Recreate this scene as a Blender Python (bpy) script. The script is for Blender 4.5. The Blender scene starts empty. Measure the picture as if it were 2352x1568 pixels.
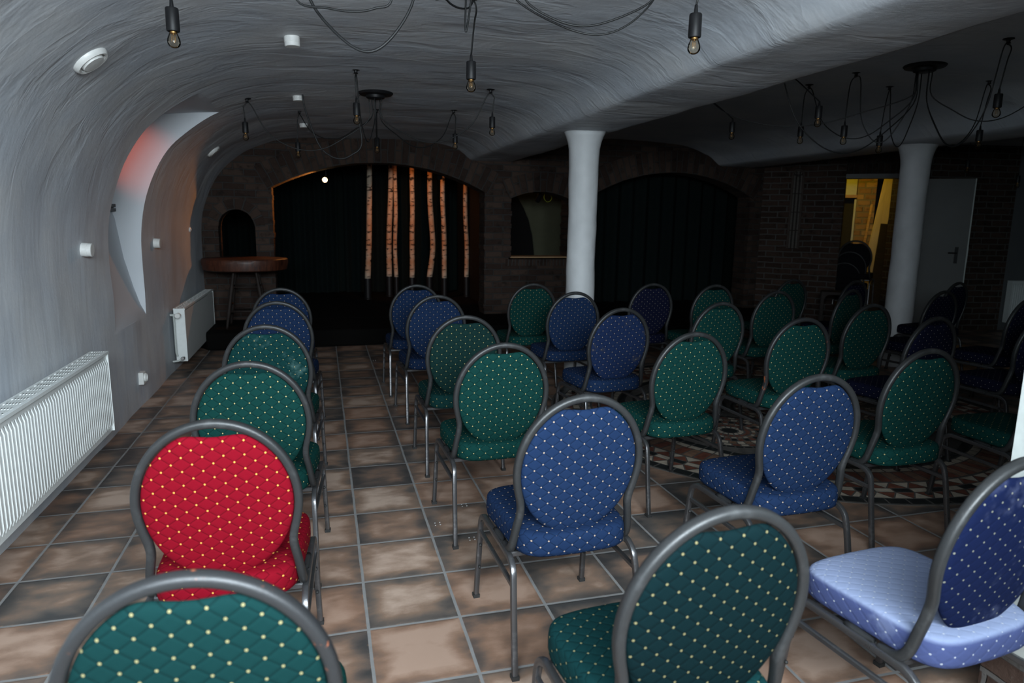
import bpy, bmesh, math, random
from mathutils import Vector, Matrix, noise
random.seed(7)
PI = math.pi
sc = bpy.context.scene
COL = sc.collection

# ------------------------------------------------------------------ camera
F, YAW, PIT, ROL = 1568.0, .271, .177, -.014
CP = Vector((1.243, -2.328, 1.486))
fw = Vector((math.sin(YAW)*math.cos(PIT), math.cos(YAW)*math.cos(PIT), -math.sin(PIT)))
r0 = Vector((math.cos(YAW), -math.sin(YAW), 0)); d0 = fw.cross(r0)
cr = r0*math.cos(ROL) + d0*math.sin(ROL); cd = -r0*math.sin(ROL) + d0*math.cos(ROL)
cam_d = bpy.data.cameras.new('camera'); cam = bpy.data.objects.new('camera', cam_d); COL.objects.link(cam)
m = Matrix((cr, -cd, -fw)).transposed().to_4x4(); m.translation = CP
cam.matrix_world = m
cam_d.sensor_width = 36; cam_d.lens = 36*F/2352; cam_d.clip_start = .02; cam_d.clip_end = 60
cam_d.dof.use_dof = True; cam_d.dof.focus_distance = 3.3; cam_d.dof.aperture_fstop = 3.2
sc.camera = cam
def ray(x, y): return cr*((x-1176)/F) + cd*((y-784)/F) + fw
def az(x, y, z): d = ray(x, y); return CP + d*((z-CP.z)/d.z)
def ay(x, y, Y): d = ray(x, y); return CP + d*((Y-CP.y)/d.y)
def ax(x, y, X): d = ray(x, y); return CP + d*((X-CP.x)/d.x)
def adep(x, y, dep): return CP + ray(x, y)*dep

# ------------------------------------------------------------------ helpers
def link(o, parent=None):
    COL.objects.link(o)
    if parent: o.parent = parent
    return o
def tag(o, label=None, cat=None, group=None, kind=None):
    if label: o['label'] = label
    if cat: o['category'] = cat
    if group: o['group'] = group
    if kind: o['kind'] = kind
    return o
def empty(name, loc=(0,0,0), rz=0):
    o = bpy.data.objects.new(name, None); o.empty_display_size = .1
    o.location = loc; o.rotation_euler = (0,0,rz); return link(o)
def copy_tree(o, parent=None):
    c = o.copy(); link(c, parent)
    for ch in list(o.children): copy_tree(ch, c)
    return c
def cat_rom(P, n=6, closed=False):
    P = [Vector(p) for p in P]; out = []; L = len(P)
    rng = L if closed else L-1
    for i in range(rng):
        a = P[(i-1) % L] if closed or i > 0 else P[i]*2-P[i+1]
        b = P[i]; c = P[(i+1) % L]
        d = P[(i+2) % L] if closed or i+2 < L else c*2-b
        for k in range(n):
            t = k/n
            out.append(.5*((2*b)+(c-a)*t+(2*a-5*b+4*c-d)*t*t+(3*b-a-3*c+d)*t**3))
    if not closed: out.append(P[-1])
    return out
def circ(r, n=8): return [(r*math.cos(2*PI*i/n), r*math.sin(2*PI*i/n)) for i in range(n)]
def rrect(w, h, r=.004, n=2):
    out = []
    for cx, cy, a0 in ((w/2-r, h/2-r, 0), (-w/2+r, h/2-r, PI/2), (-w/2+r, -h/2+r, PI), (w/2-r, -h/2+r, 1.5*PI)):
        for k in range(n+1):
            a = a0+k*PI/2/n; out.append((cx+r*math.cos(a), cy+r*math.sin(a)))
    return out
class MB:
    def __init__(s): s.v = []; s.f = []; s.mi = []; s.uv = {}
    def add(s, vs, fs, mi=0):
        b = len(s.v); s.v += [Vector(v) for v in vs]
        for f in fs: s.f.append([b+i for i in f]); s.mi.append(mi)
        return b
    def box(s, lo, hi, mi=0, M=None):
        x0,y0,z0 = lo; x1,y1,z1 = hi
        vs = [Vector(p) for p in ((x0,y0,z0),(x1,y0,z0),(x1,y1,z0),(x0,y1,z0),(x0,y0,z1),(x1,y0,z1),(x1,y1,z1),(x0,y1,z1))]
        if M: vs = [M @ v for v in vs]
        s.add(vs, [(0,3,2,1),(4,5,6,7),(0,1,5,4),(1,2,6,5),(2,3,7,6),(3,0,4,7)], mi); return s
    def tube(s, path, sec, up=(0,0,1), closed=False, cap=True, scl=None, mi=0):
        path = [Vector(p) for p in path]; n = len(path); k = len(sec); up = Vector(up); vs = []
        prev = None
        for i, p in enumerate(path):
            if closed: t = path[(i+1) % n]-path[i-1]
            else: t = path[min(i+1, n-1)]-path[max(i-1, 0)]
            t.normalize()
            u = prev if prev is not None else up
            a = u.cross(t)
            if a.length < 1e-4: a = Vector((1,0,0)).cross(t)
            if a.length < 1e-4: a = Vector((0,1,0)).cross(t)
            a.normalize(); b = t.cross(a)
            if prev is not None or True: prev = b
            q = scl[i] if scl else 1
            vs += [p + a*(x*q) + b*(y*q) for x, y in sec]
        fs = []
        for i in range(n if closed else n-1):
            j = (i+1) % n
            for c in range(k):
                d = (c+1) % k; fs.append((i*k+c, i*k+d, j*k+d, j*k+c))
        if cap and not closed: fs += [tuple(range(k-1,-1,-1)), tuple(range((n-1)*k, n*k))]
        s.add(vs, fs, mi); return s
    def fixtube(s, path, sec, A, cap=True, mi=0):
        # section axis a is fixed (A), b = t x A
        path = [Vector(p) for p in path]; n = len(path); k = len(sec); A = Vector(A).normalized(); vs = []
        for i, p in enumerate(path):
            t = (path[min(i+1, n-1)]-path[max(i-1, 0)]).normalized(); b = t.cross(A).normalized(); a = b.cross(t)
            vs += [p + a*x + b*y for x, y in sec]
        fs = [(i*k+c, i*k+(c+1) % k, (i+1)*k+(c+1) % k, (i+1)*k+c) for i in range(n-1) for c in range(k)]
        if cap: fs += [tuple(range(k-1,-1,-1)), tuple(range((n-1)*k, n*k))]
        s.add(vs, fs, mi); return s
    def lathe(s, prof, c=(0,0,0), n=20, M=None, mi=0):
        # prof: list of (r, z)
        vs = []; k = len(prof); c = Vector(c)
        for r, z in prof:
            for i in range(n):
                v = Vector((r*math.cos(2*PI*i/n), r*math.sin(2*PI*i/n), z))
                vs.append((M @ v if M else v) + c)
        fs = [(j*n+i, j*n+(i+1) % n, (j+1)*n+(i+1) % n, (j+1)*n+i) for j in range(k-1) for i in range(n)]
        if prof[0][0] > 1e-6: fs.append(tuple(range(n-1,-1,-1)))
        if prof[-1][0] > 1e-6: fs.append(tuple(range((k-1)*n, k*n)))
        s.add(vs, fs, mi); return s
    def prism(s, poly, to3, depth, mi=0):
        # poly 2D list, to3(x,y,d)->Vector ; extruded from d=0 to depth
        n = len(poly)
        vs = [to3(x, y, 0) for x, y in poly] + [to3(x, y, depth) for x, y in poly]
        fs = [tuple(range(n-1,-1,-1)), tuple(range(n, 2*n))] + [(i, (i+1) % n, n+(i+1) % n, n+i) for i in range(n)]
        s.add(vs, fs, mi); return s
    def mesh(s, name, mats, smooth=False, uvf=None, fix=True):
        me = bpy.data.meshes.new(name); me.from_pydata([tuple(v) for v in s.v], [], s.f)
        for mt in (mats if isinstance(mats, (list, tuple)) else [mats]): me.materials.append(mt)
        for p, i in zip(me.polygons, s.mi): p.material_index = i
        bm = bmesh.new(); bm.from_mesh(me)
        bmesh.ops.remove_doubles(bm, verts=bm.verts, dist=1e-6)
        if fix: bmesh.ops.recalc_face_normals(bm, faces=bm.faces)
        bm.to_mesh(me); bm.free()
        if uvf:
            ul = me.uv_layers.new(name='UVMap')
            for p in me.polygons:
                for li in p.loop_indices:
                    ul.data[li].uv = uvf(me.vertices[me.loops[li].vertex_index].co, p.normal)
        if smooth is True:
            for p in me.polygons: p.use_smooth = True
        elif smooth: me.shade_auto(smooth) if hasattr(me, 'shade_auto') else None
        if isinstance(smooth, float):
            for p in me.polygons: p.use_smooth = True
            me.set_sharp_from_angle(angle=smooth)
        return me
    def build(s, name, mats, parent=None, smooth=False, uvf=None, fix=True):
        return link(bpy.data.objects.new(name, s.mesh(name, mats, smooth, uvf, fix)), parent)
SM = .6
def apply_bool(o, cutters):
    for c in cutters:
        md = o.modifiers.new('b', 'BOOLEAN'); md.operation = 'DIFFERENCE'; md.object = c; md.solver = 'EXACT'
    dg = bpy.context.evaluated_depsgraph_get(); me = bpy.data.meshes.new_from_object(o.evaluated_get(dg))
    o.modifiers.clear(); old = o.data; o.data = me; me.name = old.name
    for c in cutters:
        cm = c.data; bpy.data.objects.remove(c); bpy.data.meshes.remove(cm)
    return o
def cutter(poly, to3, depth):
    b = MB(); b.prism(poly, to3, depth); return b.build('cut', [])

# ------------------------------------------------------------------ materials
class NT:
    def __init__(s, name):
        s.m = bpy.data.materials.new(name); s.m.use_nodes = True; s.t = s.m.node_tree; s.p = s.t.nodes['Principled BSDF']
    def n(s, typ, **kw):
        nd = s.t.nodes.new(typ); ins = kw.pop('ins', {})
        for k, v in kw.items(): setattr(nd, k, v)
        for k, v in ins.items(): s.set(nd.inputs[k], v)
        return nd
    def set(s, sock, v):
        if hasattr(v, 'is_output') or isinstance(v, bpy.types.NodeSocket): s.t.links.new(v, sock)
        else:
            if sock.type == 'RGBA' and len(v) == 3: v = (*v, 1)
            sock.default_value = v
    def math(s, op, a, b=0.0, c=None, clamp=False):
        nd = s.n('ShaderNodeMath', operation=op, use_clamp=clamp); s.set(nd.inputs[0], a); s.set(nd.inputs[1], b)
        if c is not None: s.set(nd.inputs[2], c)
        return nd.outputs[0]
    def mix(s, fac, a, b):
        nd = s.n('ShaderNodeMix', data_type='RGBA'); s.set(nd.inputs[0], fac); s.set(nd.inputs[6], a); s.set(nd.inputs[7], b); return nd.outputs[2]
    def ramp(s, fac, stops):
        nd = s.n('ShaderNodeValToRGB'); e = nd.color_ramp.elements
        while len(e) < len(stops): e.new(.5)
        for el, (p, c) in zip(e, stops): el.position = p; el.color = (*c, 1) if len(c) == 3 else c
        s.set(nd.inputs[0], fac); return nd.outputs[0]
    def step(s, v, lo, hi):
        nd = s.n('ShaderNodeMapRange', interpolation_type='SMOOTHSTEP'); s.set(nd.inputs[0], v); s.set(nd.inputs[1], lo); s.set(nd.inputs[2], hi); return nd.outputs[0]
    def coord(s, which='Object'): return s.n('ShaderNodeTexCoord').outputs[which]
    def mapping(s, v, scale=(1,1,1), rot=(0,0,0), loc=(0,0,0)):
        nd = s.n('ShaderNodeMapping'); s.set(nd.inputs[0], v); nd.inputs[1].default_value = loc; nd.inputs[2].default_value = rot; nd.inputs[3].default_value = scale; return nd.outputs[0]
    def noise(s, v, scale=5, detail=3, rough=.5, dist=0):
        nd = s.n('ShaderNodeTexNoise'); s.set(nd.inputs['Vector'], v); nd.inputs['Scale'].default_value = scale; nd.inputs['Detail'].default_value = detail
        nd.inputs['Roughness'].default_value = rough; nd.inputs['Distortion'].default_value = dist; return nd.outputs['Fac']
    def bump(s, h, strength=.5, dist=.01, normal=None):
        nd = s.n('ShaderNodeBump'); nd.inputs['Strength'].default_value = strength; nd.inputs['Distance'].default_value = dist; s.set(nd.inputs['Height'], h)
        if normal is not None: s.set(nd.inputs['Normal'], normal)
        return nd.outputs[0]
    def fin(s, col=None, rough=None, metal=None, normal=None, spec=None, **kw):
        p = s.p
        if col is not None: s.set(p.inputs['Base Color'], col)
        if rough is not None: s.set(p.inputs['Roughness'], rough)
        if metal is not None: s.set(p.inputs['Metallic'], metal)
        if normal is not None: s.set(p.inputs['Normal'], normal)
        if spec is not None: s.set(p.inputs['Specular IOR Level'], spec)
        for k, v in kw.items(): s.set(p.inputs[k], v)
        return s.m
def simple(name, col, rough=.5, metal=0.0, spec=.5, var=.15, scale=30, bump=0.0):
    t = NT(name); c = t.coord(); nz = t.noise(c, scale, 3)
    k = t.ramp(nz, [(.3, tuple(x*(1-var) for x in col)), (.7, tuple(min(1, x*(1+var)) for x in col))])
    return t.fin(k, rough, metal, t.bump(nz, .4, bump) if bump else None, spec)

def plaster(name, base=(.55,.56,.57), swap=False, stroke=1.0):
    t = NT(name); uv = t.coord('UV')
    # u runs along the arc of the section, v along the room
    a = t.noise(t.mapping(uv, (1.6, 5.0, 1), (0,0,.1)), 1.0, 4, .55, .6)
    b = t.noise(t.mapping(uv, (3, 16, 1), (0,0,-.15)), 1.0, 3, .55, .5)
    c = t.noise(t.mapping(uv, (1.1, 1.1, 1)), 1.0, 4, .55)
    f = t.noise(t.mapping(uv, (60, 60, 1)), 1.0, 2)
    ridge = t.math('POWER', t.math('SUBTRACT', 1.0, t.math('ABSOLUTE', t.math('MULTIPLY', t.math('SUBTRACT', a, .5), 4.0)), clamp=True), 3.0)
    h = t.math('ADD', t.math('MULTIPLY', a, 1.0), t.math('ADD', t.math('MULTIPLY', ridge, .28), t.math('ADD', t.math('MULTIPLY', b, .28), t.math('MULTIPLY', f, .05))))
    col = t.mix(t.step(c, .38, .66), tuple(x*.9 for x in base), base)
    col = t.mix(t.math('MULTIPLY', t.step(b, .6, .8), .25), col, tuple(min(1, x*1.15) for x in base))
    return t.fin(col, .62, 0.0, t.bump(h, .22*stroke, .024), .35)

def mat_wall():
    t = NT('wall_plaster'); uv = t.coord('UV'); g = t.coord('Object')
    a = t.noise(t.mapping(uv, (1.7, 4.2, 1), (0,0,.42)), 1.0, 4, .56, .45); a2 = t.noise(t.mapping(uv, (3.6, 11, 1), (0,0,.25)), 1.0, 3, .55, .4)
    w = t.noise(t.mapping(uv, (1.0, 7, 1)), 1.0, 4, .6, .4)      # vertical trowel runs low on the wall
    c = t.noise(t.mapping(uv, (1.5, 1.5, 1)), 1.0, 5, .6)
    f = t.noise(t.mapping(uv, (45, 45, 1)), 1.0, 2)
    sep = t.n('ShaderNodeSeparateXYZ'); t.set(sep.inputs[0], g)
    up = t.step(sep.outputs[2], 1.45, 1.75)
    ridge = t.math('POWER', t.math('SUBTRACT', 1.0, t.math('ABSOLUTE', t.math('MULTIPLY', t.math('SUBTRACT', a, .5), 4.0)), clamp=True), 3.0)
    bl = t.noise(t.mapping(uv, (5.5, 7, 1)), 1.0, 3, .5, .3); hh = t.math('ADD', t.math('ADD', t.math('MULTIPLY', a, .7), t.math('MULTIPLY', bl, .30)), t.math('ADD', t.math('MULTIPLY', ridge, .14), t.math('MULTIPLY', a2, .16)))
    hl = t.math('ADD', t.math('MULTIPLY', w, .28), t.math('MULTIPLY', a, .3))
    mx = t.n('ShaderNodeMix', data_type='FLOAT'); t.set(mx.inputs[0], up); t.set(mx.inputs[2], hl); t.set(mx.inputs[3], hh)
    h = t.math('ADD', mx.outputs[0], t.math('MULTIPLY', f, .04))
    # a ragged seam where the smoother lower coat stops
    base = (.55,.565,.58)
    col = t.mix(t.step(c, .35, .68), (.47,.505,.55), base)
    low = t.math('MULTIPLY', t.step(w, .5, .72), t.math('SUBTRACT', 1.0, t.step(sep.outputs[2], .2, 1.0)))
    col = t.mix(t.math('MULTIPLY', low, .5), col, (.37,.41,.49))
    return t.fin(col, .6, 0.0, t.bump(h, .48, .026), .35)

def mat_floor():
    T = .34
    t = NT('floor_tiles'); g = t.coord('Object'); sep = t.n('ShaderNodeSeparateXYZ'); t.set(sep.inputs[0], g)
    wob = t.math('MULTIPLY', t.math('SUBTRACT', t.noise(g, 3, 2), .5), .02)
    X = t.math('ADD', t.math('DIVIDE', sep.outputs[0], T), wob); Y = t.math('ADD', t.math('DIVIDE', sep.outputs[1], T), wob)
    fx = t.math('FRACT', X); fy = t.math('FRACT', Y)
    ex = t.math('MINIMUM', fx, t.math('SUBTRACT', 1.0, fx)); ey = t.math('MINIMUM', fy, t.math('SUBTRACT', 1.0, fy))
    e = t.math('MINIMUM', ex, ey)
    cid = t.n('ShaderNodeCombineXYZ'); t.set(cid.inputs[0], t.math('FLOOR', X)); t.set(cid.inputs[1], t.math('FLOOR', Y))
    wn = t.n('ShaderNodeTexWhiteNoise'); wn.noise_dimensions = '2D'; t.set(wn.inputs['Vector'], cid.outputs[0])
    rs = t.n('ShaderNodeSeparateColor'); t.set(rs.inputs[0], wn.outputs['Color'])
    off = t.n('ShaderNodeVectorMath', operation='MULTIPLY_ADD'); t.set(off.inputs[0], wn.outputs['Color']); off.inputs[1].default_value = (9,9,9); t.set(off.inputs[2], g)
    n1 = t.noise(t.mapping(off.outputs[0], (5, 8, 4)), 1.0, 2, .5, .3); n2 = t.noise(t.mapping(off.outputs[0], (16, 30, 10)), 1.0, 4, .7); n3 = t.noise(g, 160, 2)
    body = t.math('ADD', t.math('ADD', t.math('MULTIPLY', t.step(e, 0.0, .30), .38), t.math('MULTIPLY', n1, 1.05)), t.math('MULTIPLY', n2, .42))
    body = t.math('MULTIPLY', t.math('ADD', body, t.math('MULTIPLY', t.math('SUBTRACT', rs.outputs[0], .5), .50)), .74)
    col = t.ramp(body, [(.34, (.045,.045,.046)), (.56, (.105,.088,.077)), (.76, (.215,.145,.105)), (.98, (.42,.315,.25))])
    red = t.mix(t.math('MULTIPLY', rs.outputs[1], .55), col, t.mix(t.step(body, .34, .92), (.050,.041,.037), (.26,.13,.08)))
    dust = t.step(n3, .68, .78)
    red = t.mix(t.math('MULTIPLY', dust, .12), red, (.5,.5,.5))
    gr = t.math('SUBTRACT', 1.0, t.step(e, .014, .020))
    rim = t.math('MULTIPLY', t.math('SUBTRACT', 1.0, t.step(e, .020, .034)), t.step(n2, .55, .7))
    col2 = t.mix(t.math('MULTIPLY', rim, .5), red, (.38,.2,.11))
    grc = t.mix(t.noise(g, 22, 3), (.15,.15,.15), (.24,.235,.23))
    col3 = t.mix(gr, col2, grc)
    h = t.math('ADD', t.math('MULTIPLY', t.step(e, .012, .04), 1.0), t.math('ADD', t.math('MULTIPLY', n2, .12), t.math('MULTIPLY', n1, .25)))
    rough = t.math('ADD', .36, t.math('ADD', t.math('MULTIPLY', gr, .4), t.math('MULTIPLY', n2, .25)))
    return t.fin(col3, rough, 0.0, t.bump(h, .35, .004), .45)

def mat_brick(name, c1=(.030,.018,.014), c2=(.066,.043,.033), mort=(.038,.035,.033), proj='xz', bw=.25, bh=.082, ms=.014, dark=(.009,.007,.006)):
    t = NT(name)
    if proj == 'uv': v = t.coord('UV')
    else:
        g = t.coord('Object'); sep = t.n('ShaderNodeSeparateXYZ'); t.set(sep.inputs[0], g); cm = t.n('ShaderNodeCombineXYZ')
        t.set(cm.inputs[0], t.math('ADD', sep.outputs[0], t.math('MULTIPLY', sep.outputs[1], 1.0))); t.set(cm.inputs[1], sep.outputs[2]); v = cm.outputs[0]
    wv = t.n('ShaderNodeTexNoise'); t.set(wv.inputs['Vector'], v); wv.inputs['Scale'].default_value = 7; wv.inputs['Detail'].default_value = 3
    dv = t.n('ShaderNodeVectorMath', operation='MULTIPLY_ADD'); t.set(dv.inputs[0], wv.outputs['Color']); dv.inputs[1].default_value = (.035,.022,0); t.set(dv.inputs[2], v)
    br = t.n('ShaderNodeTexBrick'); t.set(br.inputs['Vector'], dv.outputs[0])
    br.inputs['Scale'].default_value = 1; br.inputs['Brick Width'].default_value = bw; br.inputs['Row Height'].default_value = bh
    br.inputs['Mortar Size'].default_value = ms*.6; br.inputs['Mortar Smooth'].default_value = .35; br.inputs['Bias'].default_value = -.15
    br.inputs['Color1'].default_value = (0,0,0,1); br.inputs['Color2'].default_value = (1,1,1,1); br.inputs['Mortar'].default_value = (.5,.5,.5,1); br.offset = .5
    n1 = t.noise(v, 9, 5, .65); n2 = t.noise(v, 45, 4, .7)
    bc = t.mix(br.outputs['Color'], c1, c2); bc = t.mix(t.math('MULTIPLY', t.step(n1, .5, .7), .75), bc, dark)
    bc = t.mix(t.math('MULTIPLY', t.step(n2, .6, .75), .3), bc, (.15,.135,.12))
    col = t.mix(br.outputs['Fac'], bc, mort)
    h = t.math('ADD', t.math('MULTIPLY', t.math('SUBTRACT', 1.0, br.outputs['Fac']), 1.0), t.math('ADD', t.math('MULTIPLY', n2, .35), t.math('MULTIPLY', n1, .4)))
    return t.fin(col, .85, 0.0, t.bump(h, .9, .014), .2)

def mat_fabric(name, col, dot=(.32,.26,.12), plane='xz', stain=None, line=.62, dots=1.0, border=None):
    t = NT(name); g = t.coord('Object'); sep = t.n('ShaderNodeSeparateXYZ'); t.set(sep.inputs[0], g)
    x, y, z = sep.outputs
    if plane == 'seat':   # top uses x,y ; the border uses (x+y),z
        geo = t.n('ShaderNodeNewGeometry'); ns = t.n('ShaderNodeSeparateXYZ'); tc = t.coord('Normal'); t.set(ns.inputs[0], tc)
        k = t.math('GREATER_THAN', t.math('ABSOLUTE', ns.outputs[2]), .6)
        mu = t.n('ShaderNodeMix', data_type='FLOAT'); t.set(mu.inputs[0], k); side = t.math('GREATER_THAN', t.math('ABSOLUTE', ns.outputs[0]), .7)
        ms = t.n('ShaderNodeMix', data_type='FLOAT'); t.set(ms.inputs[0], side); t.set(ms.inputs[2], x); t.set(ms.inputs[3], y)
        t.set(mu.inputs[2], ms.outputs[0]); t.set(mu.inputs[3], x)
        mv = t.n('ShaderNodeMix', data_type='FLOAT'); t.set(mv.inputs[0], k); t.set(mv.inputs[2], z); t.set(mv.inputs[3], y)
        a, b = mu.outputs[0], mv.outputs[0]
    else: a, b = x, z
    W, H = .054, .041
    u = t.math('DIVIDE', a, W); v = t.math('DIVIDE', b, H)
    p = t.math('ADD', u, v); q = t.math('SUBTRACT', u, v)
    dp = t.math('SUBTRACT', p, t.math('ROUND', p)); dq = t.math('SUBTRACT', q, t.math('ROUND', q))
    du = t.math('MULTIPLY', t.math('ADD', dp, dq), W/2); dv = t.math('MULTIPLY', t.math('SUBTRACT', dp, dq), H/2)
    d = t.math('SQRT', t.math('ADD', t.math('MULTIPLY', du, du), t.math('MULTIPLY', dv, dv)))
    isdot = t.math('SUBTRACT', 1.0, t.step(d, .0022, .0031))
    ld = t.math('MINIMUM', t.math('ABSOLUTE', dp), t.math('ABSOLUTE', dq))
    isline = t.math('SUBTRACT', 1.0, t.step(ld, .025, .06))
    wv = t.noise(g, 700, 2); big = t.noise(g, 6, 3)
    c = t.mix(t.math('MULTIPLY', wv, .5), tuple(k*.8 for k in col), tuple(min(1, k*1.15) for k in col))
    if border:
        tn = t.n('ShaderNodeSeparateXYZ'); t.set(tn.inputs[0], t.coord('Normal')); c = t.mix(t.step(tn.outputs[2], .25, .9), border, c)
    c = t.mix(t.math('MULTIPLY', isline, line), c, tuple(k*.3 for k in col))
    if stain:
        kind, sc_ = stain; nz = t.noise(g, 7 if kind != 'worn' else 16, 4, .6)
        m_ = t.step(nz, .54 if kind == 's' else .58, .72)
        c = t.mix(t.math('MULTIPLY', m_, .7 if not border else .25), c, sc_)
    c = t.mix(t.math('MULTIPLY', isdot, dots), c, dot)
    hq = t.math('ADD', t.step(ld, 0.0, .22), t.math('ADD', t.math('MULTIPLY', isdot, .35), t.math('MULTIPLY', wv, .08)))
    return t.fin(c, .85, 0.0, t.bump(hq, .24, .0026), .05)

def mat_metal(name, base, metal=.75, rough=.38, wear=.3):
    t = NT(name); g = t.coord('Object'); n1 = t.noise(g, 220, 3, .6); n2 = t.noise(g, 14, 4, .6)
    c = t.mix(t.math('MULTIPLY', t.step(n2, .55, .75), wear), base, tuple(min(1, k*2.2+.03) for k in base))
    r = t.math('ADD', rough, t.math('MULTIPLY', t.math('SUBTRACT', n2, .5), .3))
    return t.fin(c, r, metal, t.bump(n1, .25, .002), .5)

M = {}
M['vault'] = plaster('ceiling_plaster'); M['wall'] = mat_wall(); M['floor'] = mat_floor()
M['column'] = simple('column_plaster', (.52,.535,.545), .6, var=.08, scale=5, bump=.02)
M['brick'] = mat_brick('old_brick'); M['brick_uv'] = mat_brick('arch_brick', proj='uv', bw=.30, bh=.085)
M['brick2'] = mat_brick('red_brick', c1=(.034,.020,.015), c2=(.07,.043,.033), mort=(.082,.076,.071), bw=.25, bh=.083, ms=.018)
M['dark_cloth'] = simple('dark_green_cloth', (.006,.010,.009), .95, spec=.1, scale=60)
M['black_paint'] = simple('black_paint', (.010,.010,.010), .8, spec=.15)
M['carpet'] = simple('stage_carpet', (.0035,.0032,.003), .95, spec=.1, scale=90, bump=.004)
M['green'] = mat_fabric('green_pad', (.0035,.030,.0265)); M['green_s'] = mat_fabric('green_seat', (.0038,.034,.030), plane='seat')
M['teal'] = mat_fabric('teal_pad', (.0016,.0092,.0110), dot=(.16,.14,.07)); M['teal_s'] = mat_fabric('teal_seat', (.004,.028,.030), dot=(.2,.18,.09), plane='seat')
M['teal1'] = mat_fabric('deep_green_pad', (.0028,.021,.021), dot=(.2,.18,.09))
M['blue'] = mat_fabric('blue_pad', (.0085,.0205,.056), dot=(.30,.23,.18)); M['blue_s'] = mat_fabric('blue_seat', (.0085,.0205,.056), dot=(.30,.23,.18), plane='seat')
M['red'] = mat_fabric('red_pad', (.155,.0025,.0095), dot=(.55,.27,.06)); M['red_s'] = mat_fabric('red_seat', (.155,.0025,.0095), dot=(.55,.27,.06), plane='seat')
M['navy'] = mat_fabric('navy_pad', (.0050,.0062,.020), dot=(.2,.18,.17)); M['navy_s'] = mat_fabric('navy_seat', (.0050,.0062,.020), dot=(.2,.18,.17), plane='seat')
M['worn'] = mat_fabric('worn_blue_pad', (.0085,.018,.055), dot=(.30,.23,.18), stain=('worn', (.035,.035,.04)))
M['dusty'] = mat_fabric('dusty_green_pad', (.004,.030,.030), stain=('dust', (.06,.12,.115)))
M['dull'] = mat_fabric('dull_green_pad', (.0055,.022,.0205)); M['dull_s'] = mat_fabric('dull_green_seat', (.005,.030,.029), plane='seat')
M['stained'] = mat_fabric('stained_blue_pad', (.0045,.0085,.034), dot=(.16,.16,.13), stain=('s', (.05,.06,.11)), line=.1)
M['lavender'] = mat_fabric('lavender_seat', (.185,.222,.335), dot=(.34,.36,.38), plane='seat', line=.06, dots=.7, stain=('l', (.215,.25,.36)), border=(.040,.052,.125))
M['black_cloth'] = simple('black_cloth', (.008,.008,.010), .9, spec=.1)
M['frame'] = mat_metal('chair_frame', (.026,.027,.028), .35, .46)
def mat_rust():
    t = NT('chipped_frame'); g = t.coord(); n1 = t.noise(g, 18, 4, .6); n2 = t.noise(g, 220, 3)
    k = t.step(n1, .60, .66); c = t.mix(k, (.034,.035,.037), (.26,.075,.03))
    return t.fin(c, .48, t.math('SUBTRACT', .55, t.math('MULTIPLY', k, .5)), t.bump(n2, .25, .002), .5)
M['rust'] = mat_rust()
M['leg'] = mat_metal('chair_leg', (.13,.13,.135), .85, .32, .55)
M['rubber'] = simple('black_rubber', (.015,.015,.015), .7)
M['white_enamel'] = simple('white_enamel', (.70,.73,.72), .35, var=.03)
M['white_plastic'] = simple('white_plastic', (.66,.66,.64), .4, var=.04)
M['white_paint'] = simple('white_painted_wood', (.47,.50,.48), .45, var=.05, bump=.003)
M['grey_paint'] = simple('grey_painted_door', (.10,.10,.098), .5, var=.06, scale=4)
M['slot'] = simple('dark_slot', (.02,.02,.02), .8)
M['black'] = simple('black_plastic', (.007,.007,.008), .5, spec=.3); M['cord'] = simple('black_cord', (.008,.0085,.009), .55)
M['brass'] = mat_metal('old_brass', (.35,.22,.10), .9, .35)
M['chrome'] = mat_metal('steel', (.45,.45,.45), .9, .3)
M['dust'] = simple('white_dust', (.5,.5,.5), .8)
def mat_wood(name, a, b, sc=(3,3,22), rough=.45):
    t = NT(name); g = t.coord(); n1 = t.noise(t.mapping(g, sc), 1.0, 5, .6, 1.0)
    return t.fin(t.ramp(n1, [(.3, a), (.7, b)]), rough, 0.0, t.bump(n1, .3, .004), .4)
M['table_wood'] = mat_wood('redwood_slab', (.018,.005,.003), (.085,.026,.012), (30,30,4)); M['dark_wood'] = mat_wood('dark_turned_wood', (.008,.005,.0035), (.02,.011,.008), rough=.7)
M['pale_wood'] = mat_wood('pale_board', (.42,.34,.20), (.6,.5,.32), (14,14,1.2)); M['sill_wood'] = mat_wood('sill_wood', (.28,.16,.08), (.5,.32,.17), (2,20,20))
M['frame_wood'] = mat_wood('dark_window_wood', (.010,.009,.008), (.022,.02,.018))
def mat_birch():
    t = NT('birch_bark'); g = t.coord(); n1 = t.noise(t.mapping(g, (9,9,34)), 1.0, 4, .6); n2 = t.noise(t.mapping(g, (5,5,14)), 1.0, 3); n3 = t.noise(g, 4, 2)
    c = t.mix(t.step(n3, .4, .65), (.50,.40,.30), (.40,.21,.11))
    c = t.mix(t.step(n1, .57, .63), c, (.03,.02,.015)); c = t.mix(t.step(n2, .61, .66), c, (.02,.015,.012))
    return t.fin(c, .7, 0.0, t.bump(n1, .4, .004), .3)
M['birch'] = mat_birch()
def mat_glass(name, col=(1,.93,.82), rough=0.0):
    t = NT(name); return t.fin((*col,1), rough, 0.0, **{'Transmission Weight': 1.0, 'IOR': 1.3})
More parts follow.
